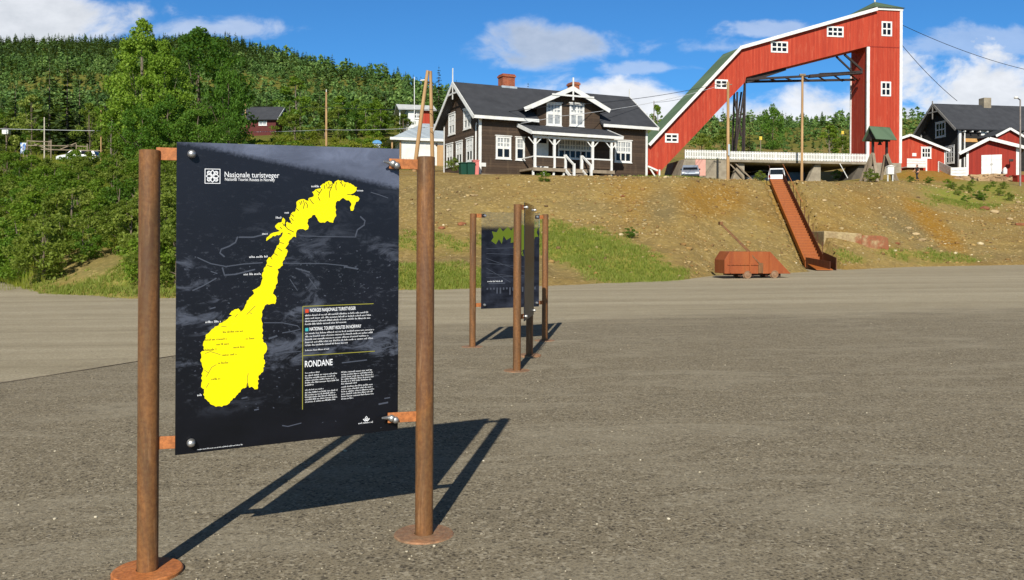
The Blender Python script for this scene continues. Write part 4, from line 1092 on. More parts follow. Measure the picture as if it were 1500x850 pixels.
# chimneys
for (px, py, px2, pyb), D_, cap in (((732, 109, 752, 140), Wd*.55, True), ((834, 121, 846, 134), Wd*.62, False)):
    a = HF.L(px, py, D_); b_ = HF.L(px2, py, D_)
    mb = MB().box(a[0]+.06, b_[0]-.06, D_-.42, D_+.42, zf(Wd/2)-.6, a[1]-.22); 
    mb.box(a[0], b_[0], D_-.48, D_+.48, a[1]-.218, a[1]-.08); mb.box(a[0]+.06, b_[0]-.06, D_-.42, D_+.42, a[1]-.078, a[1])
    ch = mb.build('chimney', BRICK, roof)
    MB().box(a[0]-.06, b_[0]+.06, D_-.56, D_+.56, zf(Wd/2)-.28, zf(Wd/2)-.0).build('flashing', METAL, ch)
# porch
yp = -2.05
pz0 = HF.L(800, 184.5)[1]; pf0 = HF.L(780, 199, yp-.3); pf1 = HF.L(912, 199.5, yp-.3); pw0 = HF.L(763, 183)[0]; pw1 = HF.L(889, 186)[0]
pw0 = min(pw0, pf0[0]); zfE = (pf0[1]+pf1[1])/2
x0p, x1p = pf0[0]-.05, pf1[0]
mb = MB(); slab(mb, (x0p, yp-.35, zfE+.12), (x1p, yp-.35, zfE+.12), (x1p, -.055, pz0), (x0p, -.055, pz0), .12); mb.build('porch_roof', ROOFK, hr)
mb = MB()
for x in (x0p-.03, x1p+.03): strip(mb, (x, yp-.36, zfE+.04), (x, -.055, pz0-.08), .05, .24)
mb.box(x0p, x1p, yp-.385, yp-.353, zfE-.06, zfE+.13); mb.box(x0p+.25, x1p-.25, yp-.06, yp+.06, zfE-.25, zfE-.08)
mb.each('barge_board', WHITE, hr)
pzf = HF.L(820, 247.5, yp)[1]; rz = HF.L(795, 229.5, yp)[1]
posts = [HF.L(p_, 220, yp)[0] for p_ in (783.5, 812, 868, 895.5)]
for x in posts:
    mb = MB().box(x-.075, x+.075, yp-.075, yp+.075, pzf, zfE-.2)
    for s_ in (-1, 1): strip(mb, (x+s_*.03, yp, zfE-.72), (x+s_*.48, yp, zfE-.24), .06, .06)
    mb.build('porch_post', WHITE, hr)
s0, s1 = HF.L(828, 240, yp)[0], HF.L(852, 240, yp)[0]
mb = MB(); mb.box(posts[0]-.2, posts[3]+.2, yp-.12, -.06, pzf-.14, pzf); 
mb.box(posts[0]-.2, posts[3]+.2, yp-.14, yp-.123, pzf-.2, pzf+.02); mb.build('porch_floor', WOODG, hr)
mb = MB(); mb.box(posts[0]+.08, s0-.1, yp-.03, yp+.03, pzf+.12, rz-.05); mb.box(s1+.1, posts[3]-.08, yp-.03, yp+.03, pzf+.12, rz-.05); mb.each('porch_panel', BROWN, hr)
mb = MB(); mb.box(posts[0]-.1, s0, yp-.05, yp+.05, rz-.048, rz+.04); mb.box(s1, posts[3]+.1, yp-.05, yp+.05, rz-.048, rz+.04)
mb.box(s0-.08, s0+.08, yp-.08, yp+.08, pzf, rz+.2); mb.box(s1-.08, s1+.08, yp-.08, yp+.08, pzf, rz+.2)
mb.box(posts[0]-.05, posts[0]+.04, yp+.06, -.06, rz-.03, rz+.04); mb.build('porch_rail', WHITE, hr)
mb = MB()
for x in [posts[0]-.1+i*(s0-posts[0])/3 for i in range(4)]+[s1+.3, posts[3]]: mb.box(x-.06, x+.06, yp-.02, yp+.1, -.6, pzf-.145)
mb.build('porch_support', WHITE, hr)
mb = MB()
for i in range(4): mb.box(s0+.06, s1-.06, yp-.45-.28*i, yp-.15-.28*i, pzf-.12-.16*(i+1), pzf-.06-.16*(i+1))
mb.build('porch_step', WOODG, hr)
mb = MB()
for x in (s0-.02, s1+.02):
    strip(mb, (x, yp-.1, rz+.12), (x, yp-1.3, rz-.6), .09, .12); mb.box(x-.07, x+.07, yp-1.36, yp-1.22, -.5, rz-.5); strip(mb, (x, yp-.1, pzf-.1), (x, yp-1.4, pzf-.95), .06, .2)
mb.build('stair_rail', WHITE, hr)
# things standing by the house
def bin_box(name, px, py, Y, w, d, h, mat, lab, cat, lid=None):
    p = at(px, py, Y); r = empty(name, p, R_(20), lab, cat)
    MB().prism([(-w/2*.88, -.25), (w/2*.88, -.25), (w/2, h), (-w/2, h)], -d/2, d/2, 'xz').build('body', mat, r, bevel=.03)
    MB().box(-w/2-.03, w/2+.03, -d/2-.04, d/2+.04, h+.002, h+.07).build('lid', lid or mat, r, bevel=.02); return r
GREENP = flat('green_plastic', (24, 66, 50), .5); PINKP = flat('pink_paint', (206, 120, 112), .6)
bin_box('garbage_bin', 680, 254, 57.3, .62, .6, .62, GREENP, 'green lidded bin standing by the corner of the brown house', 'bin')
bin_box('garbage_bin', 689, 253.5, 57, .5, .5, .62, GREENP, 'smaller green bin squeezed next to the pink box by the brown house', 'bin')
bin_box('meter_box', 696.5, 253, 57.2, .4, .35, .75, PINKP, 'pink metal box at the corner of the brown house', 'box')
MB().box(HF.L(705, 240)[0], HF.L(711.5, 240)[0], -.05, -.012, HF.L(705, 244)[1], HF.L(705, 238.5)[1]).build('wall_plate', WHITE, hr)
# shrub-side bits: small garden table on the porch steps side
# ------------------------------------------------------------------ the red headframe
go = at(1271, 262, 90); GF = Frame(go, R_(8)); go.z -= .5
gr_ = empty('mine_headframe', go, R_(8), 'tall red timber headframe with green roofs and a long sloping conveyor gallery', 'headframe')
GF = Frame(go, R_(8))
DT = 3.3
g2 = lambda px, py, D=0.0: GF.L(px, py, D)
twx1 = (g2(1321.5, 40)[0]+g2(1317, 240)[0])/2; twx0 = g2(1271, 150)[0]
ztop = g2(1300, 13)[1]; xs = g2(1283, 14)
zb = g2(1300, 239)[1]
MB().prism([(twx0, zb+.003), (twx1, zb+.003), (twx1, ztop), (xs[0], ztop), (twx0, g2(1271, 17.5)[1])], 0, DT, 'xz').build('tower_wall', REDB, gr_)
A_ = g2(950, 213); B_ = g2(1083, 71); C_ = (twx0-.003, g2(1271, 17.5)[1]); G_ = (twx0-.003, g2(1272, 68)[1]); H_ = g2(1093, 113); H2 = g2(1091, 121); J_ = g2(963, 256); K_ = g2(949, 252)
DG0, DG1 = .004, 2.9
MB().prism([A_, K_, J_, H2, H_, G_, C_, B_], DG0, DG1, 'xz').build('gallery_wall', REDB, gr_)
# join board and trim
mb = MB(); mb.box(twx0, twx1, -.03, -.002, G_[1]-.06, G_[1]+.03); mb.build('belt_board', REDB2, gr_)
mb = MB()
zb = g2(1300, 239)[1]
mb.box(twx0-.14, twx0+.16, -.10, -.032, zb, G_[1]-.07); mb.box(twx1-.16, twx1+.12, -.10, -.004, zb, ztop-.02); mb.box(twx0-.13, twx0-.003, -.02, .1, zb, G_[1]-.1); 
mb.box(xs[0]-.1, twx1+.16, -.13, -.004, ztop-.18, ztop+.08)
strip(mb, (A_[0]-.05, -.42, A_[1]-.02), (B_[0], -.42, B_[1]-.02), .10, .30); strip(mb, (B_[0]-.05, -.34, B_[1]-.02), (xs[0], -.34, xs[1]-.02), .10, .34)
mb.box(twx0-.1, twx0-.003, DT-.1, DT+.05, zb, G_[1]-.5)
mb.build('trim', WHITE, gr_)
# incline roof, gallery roof, tower roof
d_ = Vector((B_[0]-A_[0], 0, B_[1]-A_[1])).normalized(); nrm = Vector((-d_.z, 0, d_.x)); rise = .62
Dm = (DG0+DG1)/2
def rp(p, D, r): return (p[0]+nrm.x*r, D, p[1]+nrm.z*r)
A0 = (A_[0]-d_.x*.1, A_[1]-d_.z*.1)
mb = MB()
for y in (DG0-.35, DG1+.35):
    slab(mb, rp(A0, y, .02), rp(B_, y, .02), rp((B_[0]-.7, B_[1]-.75), Dm, rise), rp(A0, Dm, rise), .1)
mb.add([rp(B_, DG0-.35, .02), rp(B_, DG1+.35, .02), rp((B_[0]-.7, B_[1]-.75), Dm, rise)], [(0,1,2)])
slab(mb, (B_[0]+.02, DG0-.25, B_[1]+.06), (C_[0], DG0-.25, C_[1]+.06), (C_[0], DG1+.25, C_[1]+.0), (B_[0]+.02, DG1+.25, B_[1]+.0), .1)
mb.build('gallery_roof', ROOFG, gr_)
ap = ((xs[0]+twx1)/2-.55, DT/2, ztop+1.15)
e = .3; cs = [(twx0-e, -e, ztop+.085), (twx1+e, -e, ztop+.085), (twx1+e, DT+e, ztop+.085), (twx0-e, DT+e, ztop+.085)]
cs[0] = (xs[0]-.25, -e, ztop+.085)
mb = MB(); mb.add(cs+[ap], [(0,1,4), (1,2,4), (2,3,4), (3,0,4), (3,2,1,0)]); mb.build('tower_roof', ROOFG, gr_)
MB().lathe([(.05, 0), (.09, .25), (.14, .4), (.06, .55), (.0, .62)], 10, (ap[0], ap[1], ap[2]-.12)).build('finial', WHITE, gr_)
# windows
for x0, y0_, x1, y1_, c_, r_ in ((974, 196, 993.5, 209, 2, 1), (1047, 117, 1066, 130, 2, 1), (1129, 61.5, 1154, 77, 3, 1), (1211, 39.5, 1235.5, 54, 3, 1), (1291, 32, 1306.5, 53, 2, 1), (1290, 120, 1305, 141, 2, 1)):
    w_ = win_px(gr_, GF, x0, y0_, x1, y1_, D=0, off=.0, cols=c_, rows=(2 if c_ == 3 or r_ == 1 else 2), fr=.16, mw=.13, hood=False)
# trestle, beams and braces
mb = MB()
def P3(px, py, D): l, z = g2(px, py, D); return (l, D, z)
for (a, b, D_) in (((1091.5, 122), (1090, 235), .3), ((1076, 140), (1072, 240), 2.6), ((1080, 150), (1078, 235), .4), ((1091, 124), (1087, 235), 2.7), ((1090, 148), (1076, 232), .35), ((1076, 160), (1086, 200), .45), ((1086, 150), (1072, 235), 2.65)):
    mb.bar(P3(a[0], a[1]-15, D_), P3(*b, D_), .15, .15)
mb.build('trestle', STEELD, gr_)
mb = MB(); mb.bar(P3(1093, 116.5, .35), P3(1262, 107.5, .35), .28, .2); mb.bar(P3(1092, 120, 2.3), P3(1252, 117, 2.3), .25, .22)
for i in range(7): 
    x = 1100+i*24; mb.bar(P3(x, 115.5-i*1.2, .35), P3(x+14, 119, 2.3), .12, .12)
mb.bar(P3(1185, 112, .3), P3(1262, 106, .3), .5, .30); mb.bar(P3(1225, 83, .6), P3(1247, 104, .6), .16, .16); mb.bar(P3(1237, 80, .5), P3(1263, 103, .5), .18, .2)
mb.bar(P3(1200, 108.5, .3), P3(1252, 106.5, .3), .5, .12); mb.bar(P3(1093, 119, .4), P3(1150, 100, .5), .22, .5)
mb.build('beam', STEELD, gr_)
mb = MB(); mb.box(twx0-.05, twx1+.05, -.12, DT+.05, -.9, zb); mb.build('footing', CONC, gr_)
mb = MB(); strip(mb, (K_[0]-.2, -.4, K_[1]+.5), (J_[0]-.2, -.4, J_[1]+.35), .7, .16); mb.bar((K_[0]+.05, -.55, K_[1]+.3), (K_[0]+.85, -.55, K_[1]-.9), .14, .14); mb.box(K_[0]+.95, K_[0]+1.1, -.6, -.45, K_[1]-1.2, K_[1]+.2)
mb.build('hood', WHITE, gr_)

# ------------------------------------------------------------------ concrete bridge with its picket fence
bl = g2(1000, 237, -.6); br = g2(1270, 239, -.6)
bo = GF.world(bl[0], -.6, 0); BF = Frame(bo, R_(8)); 
br_ = empty('concrete_bridge', bo, R_(8), 'low concrete bridge with dark openings in front of the red headframe', 'bridge')
b2 = lambda px, py, D=0.0: BF.L(px, py, D)
x0, zt_ = b2(1003, 235.5); x1, ztr = b2(1268, 241); xr0 = b2(1065, 240)[0]; ztd = b2(1160, 236)[1]
zt_ = ztd
MB().prism([(b2(990, 262)[0], -1.0), (xr0, -1.0), (xr0, zt_), (x0, zt_)], 0, 5.5, 'xz').build('abutment', CONC, br_, bevel=.04)
mb = MB(); mb.box(xr0+.003, x1, -.25, 11, zt_-.24, zt_-.003); mb.build('deck', CONC, br_, bevel=.03)
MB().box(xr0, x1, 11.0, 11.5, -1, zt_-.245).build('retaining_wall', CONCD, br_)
for pxa, pxb, pxc in ((1092, 1077, 1083), (1204, 1186, 1196)):
    xa = b2(pxa, 250)[0]; xc = b2(pxc, 250)[0]; xb = b2(pxb, 255)[0]
    MB().prism([(xa, -1), (xa, zt_-.245), (xc, zt_-.245), (xb-.6, -1)], .25, .9, 'xz').build('pier', CONC, br_, bevel=.03)
xa = b2(1250, 255)[0]
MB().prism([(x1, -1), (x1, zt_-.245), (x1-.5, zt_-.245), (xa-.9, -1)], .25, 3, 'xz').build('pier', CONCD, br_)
mb = MB()
for a, b in (((1066, 228), (1100, 262)), ((1068, 238), (1090, 262))): mb.bar((b2(*a)[0], .15, b2(*a)[1]), (b2(*b)[0], -.1, b2(*b)[1]), .09, .12)
mb.build('stair_string', WOODG, br_)
MB().bar((b2(1228, 240)[0], -.3, b2(1228, 240)[1]), (b2(1236, 262)[0], -.8, b2(1236, 262)[1]), .06, .06).build('prop', WHITE, br_)
def pickets(name, fr_, o, p, q, h, lab, cat='fence', pitch=.17, w=.11, rz=0.0):
    """white picket fence from p to q (local), height h; pickets are one surface pattern"""
    r = empty(name, o, rz, lab, cat, 'white picket fences'); p, q = Vector(p), Vector(q); L = (q-p).length; d = (q-p)/L; n = max(2, int(L/pitch)); side_ = Vector((d.y, -d.x, 0)).normalized()
    mb = MB()
    for i in range(n+1):
        c = p+d*(L*i/n); mb.obox(c+Vector((0,0,h/2)), Vector((d.x, d.y, 0)).normalized()*(w/2), side_*.012, Vector((0,0,h/2)))
    mb.build('picket_row', WHITE, r)
    mb = MB()
    for z in (h*.22, h*.78): mb.bar(p+Vector((0,0,z))-side_*.035, q+Vector((0,0,z))-side_*.035, .04, .09)
    mb.build('rail', WHITE, r)
    k = max(1, int(L/2.4))
    for i in range(k+1):
        c = p+d*(L*i/k)-side_*.09; MB().box(c.x-.05, c.x+.05, c.y-.05, c.y+.05, c.z-.0, c.z+h*.95).build('post', WHITE, r)
    return r
zft = b2(1160, 223.5)[1]
pickets('picket_fence', BF, bo, (x0+.05, -.1, zt_+.03), (xr0-.02, -.1, zt_+.03), b2(1030, 220.5)[1]-zt_, 'short white picket fence over the concrete abutment', rz=R_(8))
pickets('picket_fence', BF, bo, (xr0+.2, -.15, zt_+.03), (x1, -.15, zt_+.03), zft-zt_-.05, 'long white picket fence along the bridge deck below the headframe', rz=R_(8))

# ------------------------------------------------------------------ small bell shelter on four splayed legs
bp = at(1289, 262, 80); bp.z = tz(bp.x, bp.y)-.05; S_ = Frame(bp, R_(20))
sr_ = empty('bell_shelter', bp, R_(20), 'weathered timber bell frame with a small green gable roof before the headframe', 'bell frame')
s2 = lambda px, py, D=0.0: S_.L(px, py, D)
xa, zta = s2(1276, 205); xb, _ = s2(1305, 205); zap_ = s2(1283, 185)[1]
mb = MB()
slab(mb, (xa-.1, -.75, zta), (xb+.0, -.75, zta), (xb-.0, .15, zap_), (xa-.1, .15, zap_), .06); slab(mb, (xa-.1, 1.05, zta), (xb, 1.05, zta), (xb, .15, zap_), (xa-.1, .15, zap_), .06)
mb.build('roof', ROOFG, sr_)
MB().prism([(-.6, zta+.05), (.15, zap_-.12), (.9, zta+.05)], xa+.12, xa+.16, 'yz').build('gable_board', STEELD, sr_)
for x in (xa+.35, xb-.35):
    mb = MB().bar((x, .15, zta+.1), (x, .15, 1.4), .18, .18); mb.build('post', STEELD, sr_)
    for sy in (-1, 1):
        MB().bar((x-.05, .15+sy*.1, 2.5), (x-.05+(-.45 if x < (xa+xb)/2 else .35), .15+sy*1.1, -.15), .24, .2).build('leg', WOODG, sr_)
    MB().bar((x, .15, 2.6), (x+(-.95 if x < (xa+xb)/2 else .8), .0, -.15), .26, .22).build('leg', WOODG, sr_)
MB().bar((xa, .15, zta+.02), (xb, .15, zta+.02), .14, .16).build('beam', STEELD, sr_)
MB().lathe([(.03, .32), (.09, .30), (.14, .15), (.2, 0), (.17, 0), (.0, .24)], 14, ((xa+xb)/2, .15, zta-.4)).build('bell', STEELD, sr_)
wp_ = at(1304, 263, 78); wp_.z = tz(wp_.x, wp_.y)
r = empty('notice_board', wp_, R_(12), 'small white notice box on two legs beside the bell frame', 'notice board')
MB().box(-.32, .32, -.12, .12, .65, 1.35).build('case', WHITE, r, bevel=.02); MB().prism([(-.38, 1.352), (.38, 1.352), (0, 1.5)], -.18, .18, 'xz').build('cap', WHITE, r)
for x in (-.25, .25): MB().box(x-.04, x+.04, -.04, .04, -.1, .648).build('leg', WHITE, r)

# ------------------------------------------------------------------ generic gabled shed
def gabled(root, fr_, x0, x1, ze0, ze1, xa, za, depth, wmat, rmat, zb=-1.0, ovx=.45, ovy=.35, trim=WHITE, th=.14, bw=.26):
    MB().prism([(x0, zb), (x1, zb), (x1, ze1), (xa, za), (x0, ze0)], 0, depth, 'xz').build('wall', wmat, root)
    s0 = (za-ze0)/(xa-x0); s1 = (za-ze1)/(x1-xa); u = .16
    l = (x0-ovx, ze0-s0*ovx+u); r_ = (x1+ovx, ze1-s1*ovx+u); a_ = (xa, za+u)
    mb = MB()
    for e_ in (l, r_): slab(mb, (e_[0], -ovy, e_[1]), (e_[0], depth+ovy, e_[1]), (a_[0], depth+ovy, a_[1]), (a_[0], -ovy, a_[1]), th)
    rf = mb.build('roof', rmat, root); mb = MB()
    for e_ in (l, r_): strip(mb, (e_[0], -ovy-.03, e_[1]-.08), (a_[0], -ovy-.03, a_[1]-.08), .05, bw)
    mb.each('barge_board', trim, root); return rf
# red shed beside the tower
p = at(1388, 246, 98); p.z = min(p.z, tz(p.x, p.y)); SF = Frame(p, R_(4)); r = empty('red_shed', p, R_(4), 'low red shed with one white window between the headframe and the black house', 'shed')
f2 = SF.L
x0 = f2(1312, 230)[0]; x1 = f2(1384, 230)[0]; xa_, za_ = f2(1331, 199.5); zE = f2(1384, 220.5)[1]; zW = za_-(xa_-x0)*.35
gabled(r, SF, x0, x1, zW, zE, xa_, za_, 6, REDB, ROOFK, ovx=.4)
a = f2(1349, 232); b_ = f2(1364, 216); window(r, (a[0], 0, a[1]), (1,0,0), (0,-1,0), b_[0]-a[0], b_[1]-a[1], cols=3, rows=2, fr=.16, mw=.09)
a = f2(1336, 229); b_ = f2(1342, 224.5); MB().box(a[0], b_[0], -.05, -.004, a[1], b_[1]).build('wall_plate', WHITE, r)
mb = MB(); a = f2(1328.5, 245, -1.2); b_ = f2(1356.5, 232.5, -1.2)
for i in range(3): mb.box(a[0], b_[0], -1.22, -1.18, a[1]+.1+.3*i, a[1]+.36+.3*i)
mb.box(b_[0]-.05, b_[0]+.1, -1.26, -1.17, a[1]-.5, b_[1]); mb.box(a[0], b_[0], -1.2, -.02, a[1]-.02, a[1]+.08); mb.build('stair_rail', WHITE, r)
MB().box(f2(1383, 230)[0], x1+.03, -.04, -.003, f2(1383, 246)[1]-.5, zE).build('corner_board', WHITE, r)
# long black house
ko = at(1405, 250, 101); ko.z = tz(ko.x, ko.y)-.3; KF = Frame(ko, R_(8)); kr = empty('timber_house', ko, R_(8), 'long black timber house with white windows and dark roof at the right', 'house')
k2 = KF.L; WK = 7.4; LK = 17; zeK = k2(1407, 186)[1]; pk, zrk = KF.D(1372, 152, -.7); zrK = zrk-.1
MB().prism([(0, -1.2), (WK, -1.2), (WK, zeK), (WK/2, zrK), (0, zeK)], 0, LK, 'yz').build('wall', BLACKB, kr)
s_ = (zrK-zeK)/(WK/2); zk = lambda y: zeK+.18+s_*y; ox, oy = .9, .6
mb = MB(); slab(mb, (-ox, -oy, zk(-oy)), (LK+ox, -oy, zk(-oy)), (LK+ox, WK/2, zk(WK/2)), (-ox, WK/2, zk(WK/2)), .15); slab(mb, (-ox, WK+oy, zk(-oy)), (LK+ox, WK+oy, zk(-oy)), (LK+ox, WK/2, zk(WK/2)), (-ox, WK/2, zk(WK/2)), .15)
rf = mb.build('roof', ROOFK, kr)
GREYT = simple('grey_trim', (150, 146, 140), (120, 116, 110), 3, .7)
mb = MB()
strip(mb, (-ox-.03, -oy, zk(-oy)-.1), (-ox-.03, WK/2, zk(WK/2)-.1), .06, .26); strip(mb, (-ox-.03, WK+oy, zk(-oy)-.1), (-ox-.03, WK/2, zk(WK/2)-.1), .06, .26)
strip(mb, (-ox-.03, WK/2-1.1, zk(WK/2-1.1)-.15), (-ox-.03, WK/2+1.1, zk(WK/2-1.1)-.15), .06, .14); mb.box(-ox-.07, -ox, WK/2-.07, WK/2+.07, zk(WK/2)-1.9, zk(WK/2)+.3)
mb.each('barge_board', GREYT, kr)
mb = MB()
for i in range(18): mb.box(.3+i*.95, .42+i*.95, -oy+.02, -.01, zk(-oy)-.32, zk(-oy)-.18)
mb.build('rafter_end', WHITE, kr)
mb = MB(); mb.box(-.04, .22, -.05, .2, -.9, zeK); mb.box(.55, .68, -.12, -.03, -.9, zeK-.1); mb.box(-.04, -.003, WK-.2, WK+.03, -.9, zeK); mb.each('corner_board', WHITE, kr)
for x0, y0_, x1, y1_, c_, r_ in ((1370.5, 177, 1385.5, 200, 3, 2), (1385.5, 213, 1398, 239, 3, 3)):
    d0, zlo = KF.D(x1, y1_); d1, _ = KF.D(x0, y1_); _, zhi = KF.D(x1, y0_)
    window(kr, (0, d1, zlo), (0,-1,0), (-1,0,0), d1-d0, zhi-zlo, cols=c_, rows=r_, fr=.2, mw=.12)
a = k2(1437, 198); b_ = k2(1456, 187.5); window(kr, (a[0], 0, a[1]), (1,0,0), (0,-1,0), b_[0]-a[0], b_[1]-a[1], cols=4, rows=2, fr=.25, mw=.1, curtain=True)
a = k2(1411.5, 208); b_ = k2(1435.5, 203.5); MB().box(a[0], b_[0], -.08, -.003, a[1], b_[1]).build('name_board', simple('orange_board', (206, 160, 96), (186, 138, 78), 4, .7), kr)
a = k2(1437.5, 144, WK/2); b_ = k2(1448, 160, WK/2)
ch = MB().box(a[0], b_[0], WK/2-.5, WK/2+.5, zk(WK/2)-.5, a[1]).build('chimney', CONC, rf, bevel=.03)
a = k2(1456, 199, -3.0); b_ = k2(1477, 188, -3.0); ex_ = k2(1530, 205, -3)[0]
pg = Frame(KF.world(a[0], -3.0, 0), R_(8))
r_g = 2*(b_[0]-a[0])
mb = MB().prism([(a[0]+.4, -.8), (a[0]+r_g-.4, -.8), (a[0]+r_g-.4, a[1]), (b_[0], b_[1]-.2), (a[0]+.4, a[1])], -3.0, -.01, 'xz'); mb.build('entrance_wall', REDB2, kr)
mb = MB(); 
for xx in (a[0], a[0]+r_g): slab(mb, (xx, -3.3, a[1]), (xx, -.02, a[1]), (b_[0], -.02, b_[1]), (b_[0], -3.3, b_[1]), .12)
mb.build('entrance_roof', ROOFK, kr); mb = MB()
for xx in (a[0], a[0]+r_g): strip(mb, (xx, -3.33, a[1]-.08), (b_[0], -3.33, b_[1]-.08), .05, .26)
mb.each('barge_board', WHITE, kr)
# red garage
p = at(1416, 257, 93); p.z = min(p.z, tz(p.x, p.y)-.1); QF = Frame(p, R_(-27)); r = empty('red_garage', p, R_(-27), 'red garage with white double doors at the right edge', 'garage'); q2 = QF.L
x0, zl = q2(1416, 221.5); x1, zR = q2(1491, 215.5); xa_, za_ = q2(1449, 205)
gabled(r, QF, x0, x1, zl, zR, xa_, za_, 6, REDB2, ROOFK, ovx=.7, ovy=.5, bw=.34)
a = q2(1437.5, 256.5); b_ = q2(1467.5, 226.5); xm_ = (a[0]+b_[0])/2
for u0, u1 in ((a[0], xm_-.01), (xm_+.01, b_[0])):
    mb = MB().box(u0, u1, -.06, -.003, a[1]+.05, b_[1]); 
    for z in (.25, .75): mb.box(u0+.02, u1-.02, -.075, -.061, a[1]+(b_[1]-a[1])*z, a[1]+(b_[1]-a[1])*z+.03)
    d_ = mb.build('door', WHITE, r); MB().box(xm_-.08 if u1 < xm_ else xm_+.05, xm_-.05 if u1 < xm_ else xm_+.08, -.10, -.062, a[1]+1.0, a[1]+1.2).build('handle', STEELD, d_)
mb = MB(); mb.box(x0-.03, x0+.2, -.04, -.003, -.6, zl); mb.box(x1-.15, x1+.12, -.04, -.003, -.6, zR); mb.each('corner_board', WHITE, r)
l_ = q2(1482, 236); mb = MB().bar((l_[0]-.2, -.02, l_[1]), (l_[0]+.1, -.75, l_[1]+.1), .06, .06); mb.box(l_[0]-.28, l_[0]+.1, -.95, -.65, l_[1]-.12, l_[1]+.12); mb.build('wall_lamp', STEELD, r)
# low rail fence between the shed and the garage
def board_fence(pa, pb, pc, Y, h, lab):
    pts = [at(pa[0], pa[1], Y[0]), at(pb[0], pb[1], Y[1]), at(pc[0], pc[1], Y[2])]; o = pts[0].copy(); r = empty('board_fence', o, 0, lab, 'fence'); 
    for i, (a, b) in enumerate(zip(pts, pts[1:])):
        mb = MB()
        for k in range(3): mb.bar(a-o+Vector((0,0,h*(k+.5)/3)), b-o+Vector((0,0,h*(k+.5)/3)), .04, h/3*.9)
        mb.build('boards', WHITE, r)
    for p_ in pts: MB().box(p_.x-o.x-.07, p_.x-o.x+.07, p_.y-o.y+.03, p_.y-o.y+.15, p_.z-o.z-.7, p_.z-o.z+h).build('post', WHITE, r)
board_fence((1375.5, 249), (1394, 258.5), (1416, 258), (96, 92.5, 92.6), .95, 'white board fence dropping from the red shed to the red garage')
# dry stone wall and maroon box
so2 = at(1446, 264, 90.3); so2.z = tz(so2.x, so2.y); r = empty('dry_stone_wall', so2, 0, 'low dry stone wall of flat slabs below the red garage', 'stone wall')
mb = MB(); rr2 = random.Random(5)
for i in range(90):
    px = rr2.uniform(1402, 1492); x = ray(px, 260)[0]*90-so2.x; k_ = rr2.random(); hmax = .75*min(1, (px-1396)/30)
    z = k_*hmax+tz(x+so2.x, 90)-so2.z-.05; w_ = rr2.uniform(.18, .55)
    mb.obox((x, -.3+k_*.5+rr2.uniform(-.1, .1), z), Vector((w_, rr2.uniform(-.1, .1), rr2.uniform(-.05, .05))), Vector((0, .3, 0)), Vector((0, 0, rr2.uniform(.05, .12))))
o = mb.build('stone_course', simple('dry_stone', (186, 158, 118), (126, 100, 72), .9, .95, bump=.6), r, bevel=.03)
p = at(1497, 265, 88.5); p.z = tz(p.x, p.y); r = empty('storage_box', p, R_(5), 'maroon wooden box at the right end of the stone wall', 'box')
MB().box(-.75, .75, -.4, .4, -.3, .55).build('body', REDB2, r, bevel=.02); MB().prism([(-.42, .553), (.42, .553), (.42, .75)], -.8, .8, 'yz').build('lid', REDB2, r)
p = at(1472, 257.5, 91); p.z = tz(p.x, p.y)+.6; r = empty('water_can', p, 0, 'small white can on the stone wall by the garage doors', 'can'); MB().lathe([(.2, 0), (.22, .1), (.22, .5), (.12, .62), (.1, .7)], 14).build('body', WHITE, r); MB().tube([(-.1, 0, .68), (0, 0, .82), (.1, 0, .68)], .02, 6).build('handle', STEELD, r)

# ------------------------------------------------------------------ buildings on the left and up the hill
p = at(604, 243, 84); p.z = tz(p.x, p.y)-.1; WF = Frame(p, R_(16)); r = empty('white_house', p, R_(16), 'small white house with a hipped grey metal roof behind the brown house', 'house'); w2 = WF.L
x0 = w2(588, 230)[0]; x1 = x0+8.5; ze_ = w2(600, 203)[1]; zr2 = w2(628, 181, 3)[1]
WALLW = simple('white_render', (226, 226, 220), (204, 204, 198), 1.5, .8)
MB().box(x0, x1, 0, 6.5, -1.5, ze_).build('wall', WALLW, r)
xl_ = w2(571, 207, -.3)[0]; mb = MB(); o_ = .4
c_ = [(xl_, -o_, ze_-.1), (x1+o_, -o_, ze_+.0), (x1+o_, 6.5+o_, ze_), (xl_, 6.5+o_, ze_-.1)]; rA = (x0+2.6, 3.2, zr2); rB = (x1-2.2, 3.2, zr2)
mb.add(c_+[rA, rB], [(0,1,5,4), (1,2,5), (2,3,4,5), (3,0,4), (3,2,1,0)]); mb.build('roof', METAL, r)
mb = MB(); mb.box(xl_, x1+o_, -o_-.03, -o_-.003, ze_-.22, ze_+.03); mb.build('fascia', WHITE, r)
mb = MB()
for x in (xl_+.25, x0-.12): mb.box(x-.07, x+.07, -.1, .04, -1.5, ze_-.15)
mb.build('porch_post', WOODP, r)
MB().box(xl_+.2, x0-.05, .5, .56, -1.5, .9).build('porch_panel', WALLW, r)
l_ = w2(639, 212); MB().lathe([(.1, -.12), (.12, -.1), (.1, 0)], 10, (l_[0], -.0, l_[1]), 'y').build('wall_lamp', STEELD, r)
d0 = w2(646, 216); MB().box(d0[0]-.4, d0[0]+.5, -.06, -.003, -1, d0[1]+.2).build('door', WOODP, r)

